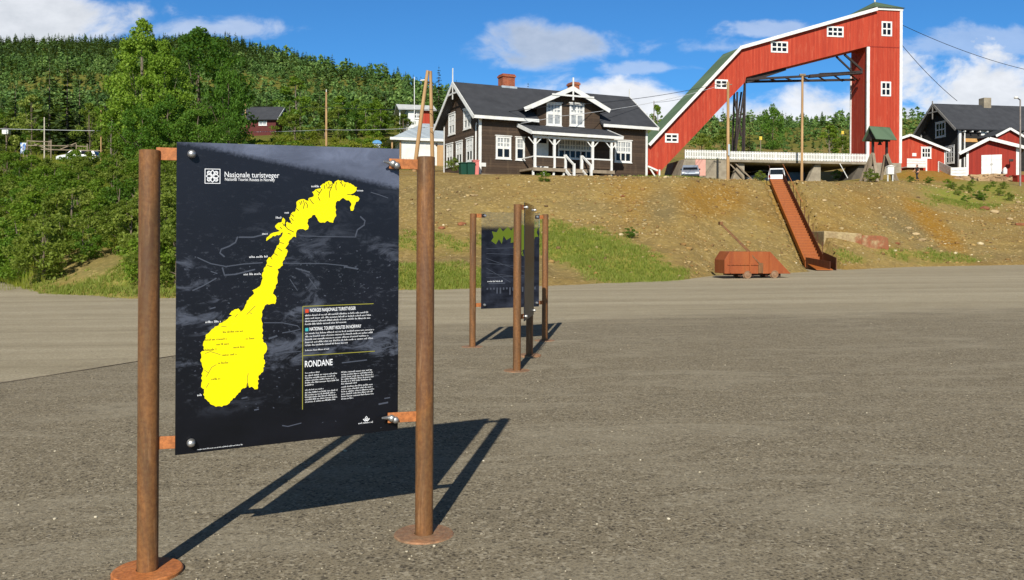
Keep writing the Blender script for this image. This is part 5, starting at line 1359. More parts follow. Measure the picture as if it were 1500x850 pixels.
p = stand(612, 128); zt_ = at(612, 176, 128).z; p.z = zt_-.2; UF = Frame(p, R_(14)); r = empty('hill_cabin', p, R_(14), 'small red and white cabin with a pale roof up the hill behind the poles', 'cabin'); u2 = UF.L
x0 = u2(598, 170)[0]; x1 = u2(634, 170)[0]; za_ = u2(612, 150)[1]; ze_ = u2(598, 160)[1]
MB().box(x0, x1, 0, 5, -5, ze_).build('wall', WALLW, r); MB().box(x0+1.6, x1-.02, -.04, -.003, -5, ze_-.1).build('red_panel', REDB, r)
x0r = u2(583, 160)[0]; mb = MB(); slab(mb, (x0r, -.6, ze_-.05), (x1+.5, -.6, ze_-.05), (x1+.5, 2.5, za_), (x0r, 2.5, za_), .15); slab(mb, (x0r, 5.6, ze_-.05), (x1+.5, 5.6, ze_-.05), (x1+.5, 2.5, za_), (x0r, 2.5, za_), .15)
mb.build('roof', simple('roof_pale', (206, 208, 206), (180, 182, 180), 2, .6), r)
a = u2(606, 174); b_ = u2(616, 163); window(r, (a[0], -.04, a[1]), (1,0,0), (0,-1,0), b_[0]-a[0], b_[1]-a[1], cols=3, rows=2, fr=.15, mw=.12)
mb = MB(); mb.box(x0r+.2, x0r+.35, 0, .12, -5, ze_-.1); mb.build('porch_post', WHITE, r)

p = at(382, 184, 142); p.z -= .4; CF = Frame(p, R_(-6)); r = empty('hill_cabin', p, R_(-6), 'dark red cabin with a grey roof beside the big birches', 'cabin'); q2 = CF.L
x0 = q2(355, 178)[0]; x1 = q2(404, 178)[0]; ze_ = q2(380, 174)[1]; za_ = q2(380, 157.5, 3)[1]
MB().prism([(0, -4), (5.5, -4), (5.5, ze_), (2.75, za_-.1), (0, ze_)], x0, x1, 'yz').build('wall', simple('red_brown', (96, 34, 28), (74, 28, 24), 2, .8), r)
mb = MB(); slab(mb, (x0-.5, -.6, ze_-.2), (x1+.5, -.6, ze_-.2), (x1+.5, 2.75, za_), (x0-.5, 2.75, za_), .15); slab(mb, (x0-.5, 6.1, ze_-.2), (x1+.5, 6.1, ze_-.2), (x1+.5, 2.75, za_), (x0-.5, 2.75, za_), .15)
mb.build('roof', ROOFK, r)
a = q2(379, 184); b_ = q2(391, 178); window(r, (a[0], 0, a[1]), (1,0,0), (0,-1,0), b_[0]-a[0], b_[1]-a[1], cols=2, rows=1, fr=.12, mw=.1, curtain=True)
mb = MB(); strip(mb, (x1+.55, -.6, ze_-.3), (x1+.55, 2.75, za_-.1), .06, .25); mb.build('barge_board', WHITE, r)
# ------------------------------------------------------------------ vegetation
def leafmat(name, stops, trans=.42, tint=False):
    m, t = newmat(name)
    g_ = t.n('ShaderNodeNewGeometry'); oi = t.n('ShaderNodeObjectInfo')
    f = t.math('ADD', t.math('MULTIPLY', g_.outputs['Random Per Island'], .5), t.math('MULTIPLY', oi.outputs['Random'], .5))
    if tint:
        a = t.n('ShaderNodeVertexColor', layer_name='tint'); s_ = t.n('ShaderNodeSeparateColor'); t.t.links.new(a.outputs[0], s_.inputs[0])
        f = t.math('ADD', t.math('MULTIPLY', g_.outputs['Random Per Island'], .35), t.math('MULTIPLY', s_.outputs[0], .62))
    c = t.ramp(f, [(p, lin(q)) for p, q in stops])
    if tint:
        cc = t.ramp(f, [(0, lin((53, 72, 45))), (.5, lin((72, 94, 56))), (1, lin((94, 112, 67)))])  # conifer tones, blue raised in place of haze
        c = t.mix(s_.outputs[1], c, cc)
    d = t.bsdf(c, .6, 0, .25); tr = t.n('ShaderNodeBsdfTranslucent'); t.t.links.new(t.mix(.5, c, tuple(lin((150, 176, 40))), 'MIX'), tr.inputs[0])
    mx = t.n('ShaderNodeMixShader'); mx.inputs[0].default_value = trans; t.t.links.new(d, mx.inputs[1]); t.t.links.new(tr.outputs[0], mx.inputs[2])
    t.out(mx.outputs[0]); MATS[name] = m; return m
L_BIRCH = leafmat('leaf_birch', [(0, (78, 106, 28)), (.45, (105, 134, 38)), (.8, (129, 155, 49)), (1, (150, 167, 66))])
L_DARK = leafmat('leaf_broad', [(0, (62, 92, 28)), (.45, (86, 120, 36)), (.8, (109, 143, 45)), (1, (133, 157, 64))])
L_WILLOW = leafmat('leaf_willow', [(0, (83, 102, 34)), (.45, (112, 129, 47)), (.8, (136, 150, 62)), (1, (162, 169, 90))])
L_MEADOW = leafmat('leaf_meadow', [(0, (100, 112, 33)), (.45, (128, 137, 43)), (.8, (150, 154, 55)), (1, (172, 165, 82))])
L_CON = leafmat('needle_spruce', [(0, (40, 55, 25)), (.45, (54, 71, 32)), (.8, (69, 88, 40)), (1, (86, 102, 51))], .12)
L_PINE = leafmat('needle_pine', [(0, (59, 76, 38)), (.45, (81, 99, 49)), (.8, (100, 118, 60)), (1, (119, 134, 75))], .15)
L_BIGA = leafmat('leaf_big_birch', [(0, (88, 118, 34)), (.45, (116, 148, 44)), (.8, (140, 168, 58)), (1, (158, 176, 78))]); L_BIGB = leafmat('leaf_big_broad', [(0, (54, 88, 28)), (.45, (78, 116, 36)), (.8, (98, 136, 46)), (1, (122, 148, 64))])
L_FOREST = leafmat('forest_leaf_hazy', [(0, (69, 97, 52)), (.45, (100, 132, 66)), (.8, (133, 159, 83)), (1, (163, 178, 112))], .25, tint=True)  # light distance haze put into the leaf colours as extra blue
BARK = simple('bark', (122, 108, 92), (78, 66, 54), 5, .9, bump=.4, stretch=(1, 1, .3)); BARKW = simple('bark_birch', (132, 122, 106), (88, 78, 66), 4, .85, bump=.3, stretch=(1, 1, 2))
def cards(P, size, r, up=.0, asp=.7):
    n = len(P); a = r.normal(size=(n, 3)); a[:,2] *= (1-up); a /= np.linalg.norm(a, axis=1)[:,None]
    b = r.normal(size=(n, 3)); b -= a*(a*b).sum(1)[:,None]; b /= np.linalg.norm(b, axis=1)[:,None]
    s_ = (size*r.uniform(.6, 1.35, n))[:,None] if np.isscalar(size) else (size*r.uniform(.6, 1.35, n))[:,None]
    c = np.cross(a, b)
    v = np.stack([P-a*s_*.5, P+b*s_*asp*.5+c*s_*.12, P+a*s_*.5, P-b*s_*asp*.5+c*s_*.12], 1).reshape(-1, 3)
    f = np.arange(n*4).reshape(n, 4); return v, f
def crown_points(n, h, z0, w, r, nclump=26, shape=1.0, tight=.17):
    """leaf clumps spread through an uneven egg-shaped crown"""
    C = []
    while len(C) < nclump:
        u = r.uniform(0, 1)
        rad = (math.sin(math.pi*min(1, u*.93+.07)**shape)**.7)*w/2*r.uniform(.75, 1.12)
        a = r.uniform(0, 2*math.pi); q = math.sqrt(r.uniform(.12, 1))
        C.append((rad*q*math.cos(a), rad*q*math.sin(a), z0+(h-z0)*u*.97, .6+.4*(1-u)))
    C = np.array(C); k = r.integers(0, nclump, n); sg = w*tight
    d = r.normal(size=(n, 3)); d /= np.linalg.norm(d, axis=1)[:,None]
    rr_ = r.uniform(.25, 1, n)**.5
    P = C[k,:3]+d*(rr_*sg*C[k,3])[:,None]*np.array([1, 1, .72])
    return P, C
def branchy(h, r0, C, r, k=9):
    mb = MB(); pts = [(0, 0, -.3), (r.uniform(-.02, .02)*h, r.uniform(-.02, .02)*h, h*.35), (r.uniform(-.03, .03)*h, r.uniform(-.03, .03)*h, h*.7), (0, 0, h*.96)]
    mb.tube(pts, [r0, r0*.75, r0*.4, r0*.08], 7)
    for i in r.permutation(len(C))[:k]:
        z = min(C[i,2]*.7, h*.8); f = z/h; mb.tube([(pts[1][0]*f, pts[1][1]*f, z*.8), (C[i,0]*.5, C[i,1]*.5, z*.95), tuple(C[i,:3])], [r0*.4, r0*.22, r0*.05], 5)
    return mb
def broad_proto(nm, h, w, z0, n, size, lm, bk, seed, nclump=26, shape=1.0, tight=.17, up=0.):
    r = np.random.default_rng(seed); P, C = crown_points(n, h, z0, w, r, nclump, shape, tight)
    v, f = cards(P, size, r, up); crown = npmesh('crown', v, f, lm)
    tb = branchy(h, h*.016+.02, C, r); tr = bpy.data.meshes.new('trunk'); tr.from_pydata(tb.v, [], tb.f); tr.materials.append(bk)
    return dict(kind=nm, h=h, crown=crown, trunk=tr)
def conifer_geo(h, w, r, whorls=22, per=9, cpb=6, size=.5, gap=.06):
    P = []; S = []; A = []
    V_, F_ = [], []; o_ = 0
    for i in range(whorls):
        u = (i+r.uniform(-.3, .3))/whorls; z = h*(gap+u*(1-gap)); L_ = w/2*(1-u)**.85*r.uniform(.7, 1.12)+.02*h*(1-u)
        k = max(3, int(per*(1-u*.55)))
        for j in range(k):
            a = r.uniform(0, 6.283); Lb = L_*r.uniform(.65, 1.15); droop = r.uniform(.05, .38)
            m_ = max(2, int(cpb*(1-u*.6)))
            for q in range(m_):
                t_ = (q+.6)/m_; d = Lb*t_; zz = z-droop*d*(1-.3*t_)+.12*d*t_
                c = np.array([d*math.cos(a), d*math.sin(a), zz]); s_ = size*(.45+.75*(1-u))*r.uniform(.7, 1.25)
                ax = np.array([math.cos(a+r.normal()*.4), math.sin(a+r.normal()*.4), -droop+r.normal()*.15]); bx = np.array([-math.sin(a), math.cos(a), r.normal()*.35])
                V_.append(np.stack([c-ax*s_*.5, c+bx*s_*.38, c+ax*s_*.62, c-bx*s_*.38])); F_.append(np.arange(4)+o_); o_ += 4
    for q in range(6):
        c = np.array([0, 0, h*(.93+.014*q)]); V_.append(np.stack([c-[.04*size,0,.2*size], c+[.10*size,.05*size,-.02], c+[0,0,.4*size], c-[.1*size,.06*size,.02]])); F_.append(np.arange(4)+o_); o_ += 4
    return np.concatenate(V_), np.array(F_)
def conifer_proto(nm, h, w, seed, lm, **k):
    r = np.random.default_rng(seed); v, f = conifer_geo(h, w, r, **k); crown = npmesh('crown', v, f, lm)
    tb = MB().tube([(0, 0, -.3), (0, 0, h*.5), (0, 0, h*.97)], [h*.016+.03, h*.010, .01], 7); tr = bpy.data.meshes.new('trunk'); tr.from_pydata(tb.v, [], tb.f); tr.materials.append(BARK)
    return dict(kind=nm, h=h, crown=crown, trunk=tr)
def plant(pr, loc, h, label, cat='tree', group=None, wf=1.0, rz=None, stem='trunk'):
    s_ = h/pr['h']
    r = empty(pr['kind'], loc, random.uniform(0, 6.28) if rz is None else rz, label, cat, group)
    r.scale = (s_*wf, s_*wf, s_)
    for nm, me in ((('stem' if cat != 'tree' else 'trunk'), pr['trunk']), (('foliage' if cat != 'tree' else 'crown'), pr['crown'])):
        o = bpy.data.objects.new(nm, me); COL.objects.link(o); o.parent = r
    return r
B1 = broad_proto('birch_tree', 12, 7.0, 1.2, 13000, .23, L_BIGA, BARKW, 1, 110, .8, .13, .0); B2 = broad_proto('birch_tree', 9, 5, .8, 2600, .30, L_BIRCH, BARKW, 2, 30, .85, .17)
B3 = broad_proto('birch_tree', 9, 4.2, .6, 2400, .30, L_BIRCH, BARKW, 3, 26, .8, .18)
D1 = broad_proto('broadleaf_tree', 11, 9.5, .8, 15000, .24, L_BIGB, BARK, 4, 130, 1.0, .115); D2 = broad_proto('broadleaf_tree', 8, 7, .5, 6000, .26, L_BIGB, BARK, 5, 60, 1.05, .15); D3 = broad_proto('broadleaf_tree', 8, 6, .6, 2600, .32, L_WILLOW, BARK, 6, 28, 1.0, .17)
C1 = conifer_proto('spruce_tree', 12, 5.4, 7, L_CON, whorls=30, per=12, cpb=7, size=.62); C2 = conifer_proto('spruce_tree', 10, 3.6, 8, L_CON, whorls=22, per=9, cpb=5, size=.55); C3 = conifer_proto('pine_tree', 10, 4.6, 9, L_PINE, whorls=18, per=9, cpb=5, size=.75, gap=.2)
SH = [broad_proto('shrub', 2.4, 2.6, .12, 2600, .13, lm, BARK, 20+i, nc, 1.0, .17) for i, (lm, nc) in enumerate(((L_WILLOW, 26), (L_WILLOW, 30), (L_DARK, 24), (L_BIRCH, 28), (L_WILLOW, 20)))]
SM = [broad_proto('shrub', 2.4, 3.0, .1, 1300, .2, lm, BARK, 40+i, 20, 1.0, .2) for i, lm in enumerate((L_MEADOW, L_MEADOW, L_BIRCH))]
def tree_px(pr, px, ytop, Y, label, wpx=None, w0=None, group=None):
    p = stand(px, Y); h = at(px, ytop, Y).z-p.z; wf = 1.0
    if wpx: wf = (wpx/F*Y)/(w0*h/pr['h'])
    return plant(pr, p, h, label, 'tree', group, wf)
# the group of big trees left of centre
tree_px(B1, 207, 27, 80, 'tallest birch of the big clump behind the near sign, its thin crown breaking the skyline', 105, 7)
tree_px(D1, 292, 42, 86, 'broad full crowned tree at the right of the big clump', 168, 9.5)
tree_px(B1, 240, 58, 78, 'light green birch just right of the tallest birch', 90, 7)
tree_px(B2, 178, 92, 84, 'slim birch on the left flank of the big clump', 62, 5)
tree_px(D2, 332, 92, 82, 'rounded tree on the right flank of the big clump', 66, 7)
tree_px(D2, 333, 168, 74, 'low bushy tree at the right foot of the big clump', 56, 7)
tree_px(D2, 292, 152, 73, 'low bushy tree in the middle foot of the big clump', 80, 7)
tree_px(D2, 205, 152, 72, 'bright green low tree at the left foot of the big clump', 80, 7)
tree_px(D2, 248, 140, 74, 'low leafy tree under the birches of the big clump', 80, 7)
tree_px(B2, 164, 160, 78, 'small birch leaning out at the far left foot of the big clump', 46, 5)
# conifers at the left
tree_px(C1, 98, 84, 108, 'dense black green spruce left of the big clump of birches', 58, 5.4)
tree_px(C3, 72, 80, 112, 'tall lighter conifer standing against the left side of the black green spruce', 58, 4.6)
tree_px(C2, 116, 118, 112, 'lower dark spruce on the right of the black green spruce', 40, 3.6)
tree_px(C3, 22, 120, 118, 'grey green pine near the left edge', 54, 4.6)
tree_px(D3, 130, 152, 100, 'round willow between the black green spruce and the big clump', 50, 6)
tree_px(D3, 45, 140, 112, 'bushy willow in front of the pine at the left edge', 60, 6)
tree_px(C1, 642, 97, 135, 'tall pointed dark spruce behind the white house', 34, 5.4)
tree_px(C2, 655, 130, 140, 'shorter dark spruce beside the brown house roof', 26, 3.6)
tree_px(C2, 668, 118, 190, 'spruce rising over the ridge end of the brown house roof', 22, 3.6)
tree_px(D3, 432, 168, 118, 'round bush like willow left of the plain pole', 62, 6)
tree_px(B2, 432, 112, 155, 'pale birch rising behind the round willow by the plain pole', 60, 5)
tree_px(B3, 500, 140, 140, 'birch right of the plain pole', 46, 4.2)
tree_px(D3, 460, 150, 130, 'dark willow just left of the plain pole', 44, 6)
tree_px(B3, 548, 150, 128, 'birch in front of the pale roofed hill cabin', 50, 4.2)
tree_px(D3, 590, 168, 118, 'willow beneath the pale roofed hill cabin', 44, 6)
tree_px(C1, 1098, 178, 116, 'small dark spruce under the trestle of the headframe', 22, 5.4)
tree_px(D2, 1131, 153, 190, 'tall round dark tree standing above the wood behind the headframe', 44, 7)
tree_px(B2, 962, 152, 150, 'birch behind the right end of the brown house', 30, 5)
tree_px(C2, 773, 119, 210, 'dark spruce showing over the brown house roof by the brick chimney', 18, 3.6)
tree_px(D3, 1060, 190, 118, 'dark bush tree behind the white fence left of the trestle', 46, 6)
tree_px(D3, 1028, 196, 116, 'low dark bush tree behind the fence over the abutment', 46, 6)
tree_px(B3, 1215, 183, 128, 'birch behind the white fence close to the tower', 40, 4.2)
tree_px(D3, 1236, 200, 118, 'low bushy tree behind the fence at the foot of the tower', 36, 6)
# shrubs of the left bank
n_ = 0; placed = []
rs = random.Random(11); tries = 0
while n_ < 150 and tries < 6000:
    tries += 1
    px = rs.uniform(-190, 262); j = np.searchsorted(CKa, px)-1; wq = (px-CKa[j])/(CKa[j+1]-CKa[j]); ft = FOOT[j]*(1-wq)+FOOT[j+1]*wq
    Y = ft+1.3+rs.random()**1.25*34
    if 78 < px < 182 and Y < ft+6.2: continue
    if px < 78 and Y < ft+(2.6 if px > 45 else 1.2): continue
    if px > 182 and Y < 28.8: continue
    p = stand(px, Y)
    if any((p.x-q[0])**2+(p.y-q[1])**2 < (.85+.012*Y)**2 for q in placed): continue
    placed.append((p.x, p.y)); k = rs.randrange(5)
    h = rs.uniform(1.5, 2.7) if Y < 55 else rs.uniform(1.5, 2.4)
    if 60 < px < 200: h *= .85
    plant(SH[k], p, h, ('pale leaved willow shrub in the thicket covering the left bank', 'pale leaved willow shrub in the thicket covering the left bank', 'dark green leafy shrub in the thicket covering the left bank', 'bright green birch shrub in the thicket covering the left bank', 'pale leaved willow shrub in the thicket covering the left bank')[k], 'shrub', 'shrubs of the left bank thicket', rs.uniform(.95, 1.35)); n_ += 1
# bushes of the meadow seen above the near panel
n_ = 0; tries = 0
while n_ < 95 and tries < 5000:
    tries += 1
    px = rs.uniform(225, 600); Y = rs.uniform(64, 116); p = stand(px, Y)
    if any((p.x-q[0])**2+(p.y-q[1])**2 < 2.1**2 for q in placed): continue
    if px > 560 and Y < 95: continue
    placed.append((p.x, p.y)); k = rs.randrange(3)
    plant(SM[k], p, rs.uniform(1.0, 2.1), ('yellow green bush on the meadow above the near sign', 'yellow green bush on the meadow above the near sign', 'fresh green bush on the meadow above the near sign')[k], 'shrub', 'bushes of the hillside meadow', rs.uniform(1.0, 1.5)); n_ += 1
WEED = [(1410, 276, 'round weed clump just under the left tail of the stone wall'), (1424, 270, 'upright weed against the foot of the stone wall'), (1440, 291, 'spreading weed clump above the brownish rock slab'), (1455, 271, 'weed clump under the white can on the wall'), (1396, 275, 'weed clump at the lower end of the board fence'), (1470, 274, 'small weed below the maroon box'), (1415, 292, 'lowest weed clump of the patch on the right of the bank'), (1226, 259, 'green weed clump under the bridge opening'), (1275, 264, 'leafy green weed clump at the foot of the bell shelter'), (1333, 264, 'low weed tuft behind the walking person'), (1362, 266, 'small weed tuft between the person and the board fence'), (1388, 270, 'bushy weed topmost of the weeds on the right of the bank'), (1402, 283, 'dark weed clump below the end of the stone wall'), (1418, 280, 'green weed clump below the left part of the stone wall'), (1432, 288, 'low weed clump on the right bank above the rock slabs'), (1446, 277, 'bright green weed clump below the middle of the stone wall'), (1463, 284, 'weed clump on the right bank below the white can'), (1478, 291, 'weed clump nearest the right edge of the bank'), (922, 345, 'small green tuft at the lower end of the stone trail'), (798, 263, 'lone green tuft at the crest below the porch'), (1113, 262, 'weed by the head of the stairway'), (665, 250, 'green plant growing against the gable of the brown house')]
for i, (px, py, lab) in enumerate(WEED):
    p = hit(px, py+3) if px not in (665,) else at(px, py, 57.8)
    plant(SH[i % 4], p, (.62 if i % 3 else .5)*(1.7 if px < 700 or 1220 < px < 1280 else 1), lab, 'weed', 'weed clumps on the bank', 1.3)
# the wood: nearest trees one by one, the rest as one mass
cand = []
rf_ = np.random.default_rng(5)
for Y0, Y1, sp in ((112, 180, 3.9), (180, 300, 3.9), (300, 470, 4.7), (470, 680, 5.8)):
    for y in np.arange(Y0, Y1, sp):
        for x in np.arange(-.98*y, .98*y, sp):
            X, Yv = x+rf_.uniform(-.5, .5)*sp, y+rf_.uniform(-.5, .5)*sp; px = PX0+F*X/Yv
            if px < -420 or px > 1950: continue
            if px > 640 and Yv < 122: continue
            if px > 1255 and Yv < 140: continue
            if px > 700 and Yv > 345: continue
            if 330 < px < 640 and Yv < 118: continue
            if 340 < px < 420 and Yv < 148: continue
            if 570 < px < 645 and Yv < 136: continue
            nn = float(vnoise(np.array([X/14]), np.array([Yv/14]), 31)[0])
            if 960 < px < 1300 and Yv < 205 and nn+rf_.uniform(-.15, .15) > -.22+(Yv-130)/260: continue
            cand.append((X, Yv, px, nn))
cand = np.array(cand); Zc = terrain(cand[:,0], cand[:,1])
kinds = []; hs = []
for (X, Yv, px, nn) in cand:
    pc = .30+nn*.5+(.5 if (Yv > 430 and px < 700) else 0)-(.12 if px > 900 else 0)
    q = rf_.random()
    k = 2 if q < pc*.55 else 3 if q < pc*1.15 else (0 if q < pc+.6*(1-pc) else 1)
    kinds.append(k); hs.append(rf_.uniform(4, 7.2)*(1.12 if k >= 2 else 1)*(.62 if (px > 900 and Yv < 200) else 1)*(.62 if px > 900 else 1)*(1.0 if Yv < 380 else 1.15)*(.8 if Yv < 190 else (.86 if Yv < 400 else 1)))
kinds = np.array(kinds); hs = np.array(hs)
vis = (cand[:,2] > -60) & (cand[:,2] < 1560); app = hs/cand[:,1]*vis
order = np.argsort(-app); indiv = order[:170]; rest = order[170:]
pro = {0: [B2, B3], 1: [D3, D2], 2: [C2], 3: [C3]}
LB = {0: 'young birch', 1: 'leafy willow', 2: 'dark spruce', 3: 'grey green pine'}
for i in indiv:
    X, Yv, px, _ = cand[i]; k = int(kinds[i]); wh = 'on the wooded hill left of the brown house' if px < 700 else ('in the wood behind the headframe' if px > 930 else 'in the wood behind the brown house')
    plant(pro[k][i % len(pro[k])], (X, Yv, Zc[i]), hs[i], f'{LB[k]} {wh}', 'tree', 'trees of the near wood', rf_.uniform(.85, 1.15))
def low_broad(seed, w):
    r = np.random.default_rng(seed); P, C = crown_points(130, 1.0, .04, w, r, 12, .95, .2); return cards(P, .135, r)
def low_con(seed, w):
    r = np.random.default_rng(seed); return conifer_geo(1.0, w, r, 12, 7, 2, .17, .03)
LP = {0: [low_broad(i, .5) for i in (51, 52, 53)], 1: [low_broad(i, .75) for i in (54, 55, 56)], 2: [low_con(i, .5) for i in (57, 58, 59)], 3: [low_con(i, .66) for i in (60, 61)]}
V_, F_, T_ = [], [], []; o_ = 0
for i in rest:
    X, Yv, px, nn = cand[i]; k = int(kinds[i]); v, f = LP[k][i % len(LP[k])]; a = rf_.uniform(0, 6.28); ca, sa = math.cos(a), math.sin(a); h = hs[i]; wf = rf_.uniform(.85, 1.2)
    vv = np.stack([(v[:,0]*ca-v[:,1]*sa)*h*wf+X, (v[:,0]*sa+v[:,1]*ca)*h*wf+Yv, v[:,2]*h+Zc[i]], -1)
    V_.append(vv); F_.append(f+o_); o_ += len(v)
    tn = np.zeros((len(v), 4)); tn[:,0] = np.clip(.45+nn*.5+rf_.uniform(-.4, .45), 0, 1); tn[:,1] = (0, 0, 1, .75)[k]; T_.append(tn)
me = npmesh('forest', np.concatenate(V_), np.concatenate(F_), L_FOREST, {'tint': np.concatenate(T_)})
o = bpy.data.objects.new('forest', me); COL.objects.link(o); tag(o, 'far mixed forest covering the hills behind the buildings', 'forest', kind='stuff')
# grass tufts on the apron and verges
gpts = []
rg = np.random.default_rng(9)
flatg = green.ravel(); idx = np.nonzero((flatg > .25) & (YY.ravel() < 66) & (PPX.ravel() > -60) & (PPX.ravel() < 1560))[0]
wts = flatg[idx]*np.gradient(XX, axis=1).ravel()[idx]
def tuft(n, idx, wts, hmin, hmax):
    ch = rg.choice(idx, n, p=wts/wts.sum()); X = XX.ravel()[ch]+rg.uniform(-.12, .12, n); Y_ = YY.ravel()[ch]+rg.uniform(-.14, .14, n); Z_ = terrain(X, Y_)
    nb_ = 5; base = np.repeat(np.stack([X, Y_, Z_-.02], -1), nb_, 0); m_ = len(base); a = rg.uniform(0, 6.28, m_); h = rg.uniform(hmin, hmax, m_)
    base[:,:2] += rg.normal(size=(m_, 2))*.05; sd = np.stack([np.cos(a), np.sin(a), 0*a], -1)*.018; tip = base+np.stack([rg.normal(size=m_)*.06, rg.normal(size=m_)*.06, h], -1)
    v = np.stack([base-sd, base+sd, tip], 1).reshape(-1, 3); return v, np.arange(m_*3).reshape(-1, 3)
v, f = tuft(15000, idx, wts, .06, .2)
GR = leafmat('grass_blade', [(0, (92, 112, 36)), (.45, (118, 134, 48)), (.75, (138, 142, 66)), (1, (170, 158, 98))], .3)
o = bpy.data.objects.new('grass', npmesh('grass', v, f, GR)); COL.objects.link(o); tag(o, 'short green and straw coloured grass at the foot of the bank', 'grass', kind='stuff')
vz = veg.ravel(); idx = np.nonzero((vz > .3) & (YY.ravel() < 125) & (PPX.ravel() > -200) & (PPX.ravel() < 640) & (YY.ravel() > 28) & (bare.ravel() < .4))[0]
v, f = tuft(16000, idx, np.gradient(XX, axis=1).ravel()[idx], .25, .8)
o = bpy.data.objects.new('undergrowth', npmesh('undergrowth', v, f, L_MEADOW)); COL.objects.link(o); tag(o, 'tall weeds and grass between the shrubs', 'undergrowth', kind='stuff')
# ------------------------------------------------------------------ poles and wires
def pole(px, ptop, Y, r, label, name='utility_pole', pxt=None, mat=None, base_py=None):
    p = stand(px, Y) if base_py is None else at(px, base_py, Y); tp = at(pxt or px, ptop, Y)
    root = empty(name, p, 0, label, 'pole'); d = tp-p
    auto_smooth(MB().tube([(0, 0, -.4), d*.5, d], [r*.8, r*.72, r*.62], 12).build('shaft', mat or WOODP, root)); return root, d
r, d = pole(478, 135, 100, .17, 'plain straw coloured wooden pole above the middle of the near sign')
MB().tube([d, d+Vector((0, 0, .3))], .05, 6).build('insulator', WHITE, r)
# two-legged pole behind the right post of the near sign
pa = stand(606, 66); pb = stand(634, 66.6); apx = at(628.5, 104, 66.3)
r = empty('double_pole', pa, 0, 'two wooden legs leaning together at the top in front of the white house', 'pole')
for b in (pa, pb):
    o_ = b-pa; e_ = apx-pa+Vector((.1 if b is pb else -.1, .1 if b is pb else -.1, 0)); auto_smooth(MB().tube([o_+Vector((0,0,-.4)), (o_+e_)/2, e_], [.16, .15, .12], 12).build('leg', WOODP, r))
q = at(621, 118, 66.2)-pa; MB().tube([q+Vector((-.28, 0, 0)), q+Vector((.3, 0, .05))], .05, 8).build('insulator', WHITE, r); MB().bar(apx-pa+Vector((-.2, 0, -.9)), apx-pa+Vector((.25, .1, -.85)), .1, .12).build('cross_bolt', STEELD, r)
r, d = pole(1066.5, 120, 78, .19, 'weathered utility pole standing in front of the incline, wires on its top', pxt=1066.5, base_py=264)
w1066 = r.location+d
MB().box(-.08, .08, -.28, -.2, 2.2, 3.2).build('meter_box', METAL, r)
MB().tube([d+Vector((-.35, 0, -.25)), d+Vector((.35, 0, -.25))], .045, 8).build('cross_arm', WOODG, r)
r, d = pole(1174.5, 111, 85.5, .17, 'tall bare wooden pole propping the walkway beams of the headframe', 'prop_pole', pxt=1175.5, base_py=264)
MB().box(-.28, .28, -.14, .14, -.02, .16).build('cap', WOODG, r).location = d
r, d = pole(1494.5, 146, 80, .10, 'grey lamp post by the red garage at the right edge', 'lamp_post', mat=simple('galvanised', (150, 140, 134), (120, 112, 106), 3, .6), base_py=268)
r['category'] = 'lamp post'
mb = MB(); mb.bar(d+Vector((0, 0, -.05)), d+Vector((-.45, -.2, .15)), .07, .07); mb.build('arm', STEELD, r); MB().lathe([(0, .16), (.14, .12), (.2, 0), (.16, -.06), (0, -.08)], 14).build('lamp_head', WHITE, r).location = d+Vector((-.5, -.2, .12))
r, d = pole(359.5, 152, 112, .12, 'lamp post with a pale curved head beside the dark red cabin', 'lamp_post'); r['category'] = 'lamp post'
MB().tube([d, d+Vector((.1, 0, .6)), d+Vector((.55, -.1, 1.0))], .05, 8).build('arm', STEELD, r); MB().lathe([(0, .12), (.16, .08), (.24, -.04), (0, -.06)], 12).build('lamp_head', WHITE, r).location = d+Vector((.65, -.1, 1.0))
pole(607, 113, 100, .07, 'slim white flagpole behind the two-legged pole', 'flagpole', mat=WHITE)
pole(65, 172, 100, .1, 'short bleached pole before the black green spruce', mat=simple('bleached_wood', (206, 198, 180), (176, 166, 146), 4, .8))
r, d = pole(148, 158, 84, .08, 'thin lamp post half lost in the birches of the big clump', 'lamp_post'); r['category'] = 'lamp post'; MB().lathe([(0, .2), (.3, .12), (.34, 0), (0, -.03)], 12).build('lamp_head', STEELD, r).location = d+Vector((.2, 0, 0))
pole(958, 148, 150, .12, 'thin grey pole behind the right end of the brown house', mat=WOODG)
for px, py, Y, lab in ((1114, 200, 150, 'yellow topped marker post left of the prop pole on the grassy slope'), (1234, 192, 165, 'yellow topped marker post near the tower on the grassy slope')):
    p = stand(px, Y); r = empty('marker_post', p, 0, lab, 'marker post', 'yellow marker posts'); h = max(1.5, at(px, py, Y).z-p.z)
    MB().tube([(0, 0, -.3), (0, 0, h-.55)], .07, 8).build('shaft', WOODG, r); MB().box(-.24, .24, -.05, .05, h-.62, h).build('plate', simple('yellow_paint', (216, 190, 60), (196, 166, 50), 3, .6), r)
WIRE = flat('wire_dark', (40, 40, 42), .5); WIREL = flat('wire_light', (196, 198, 200), .5)
def wire(pts, sag, mat, lab, r=.022, name='overhead_wire'):
    o = pts[0].copy(); P = []
    for a, b in zip(pts, pts[1:]):
        for i in range(16):
            f = i/16; p = a+(b-a)*f-o; p.z -= sag*4*f*(1-f); P.append(p)
    P.append(pts[-1]-o)
    ob = MB().tube(P, r, 5).build(name, mat, None, loc=o); tag(ob, lab, 'wire', 'overhead wires'); return ob
wire([at(-160, 184, 84), at(300, 193.2, 84), at(477, 190, 99.8), at(628, 186.5, 66.1)], .12, WIREL, 'pale overhead wire running left from the double pole past the plain pole', .022)
wire([at(628, 186.5, 66), at(815, 171, 56.5), Vector(w1066)+Vector((-.25, -.1, -.2))], .35, WIREL, 'pale overhead wire crossing before the brown house to the utility pole', .018)
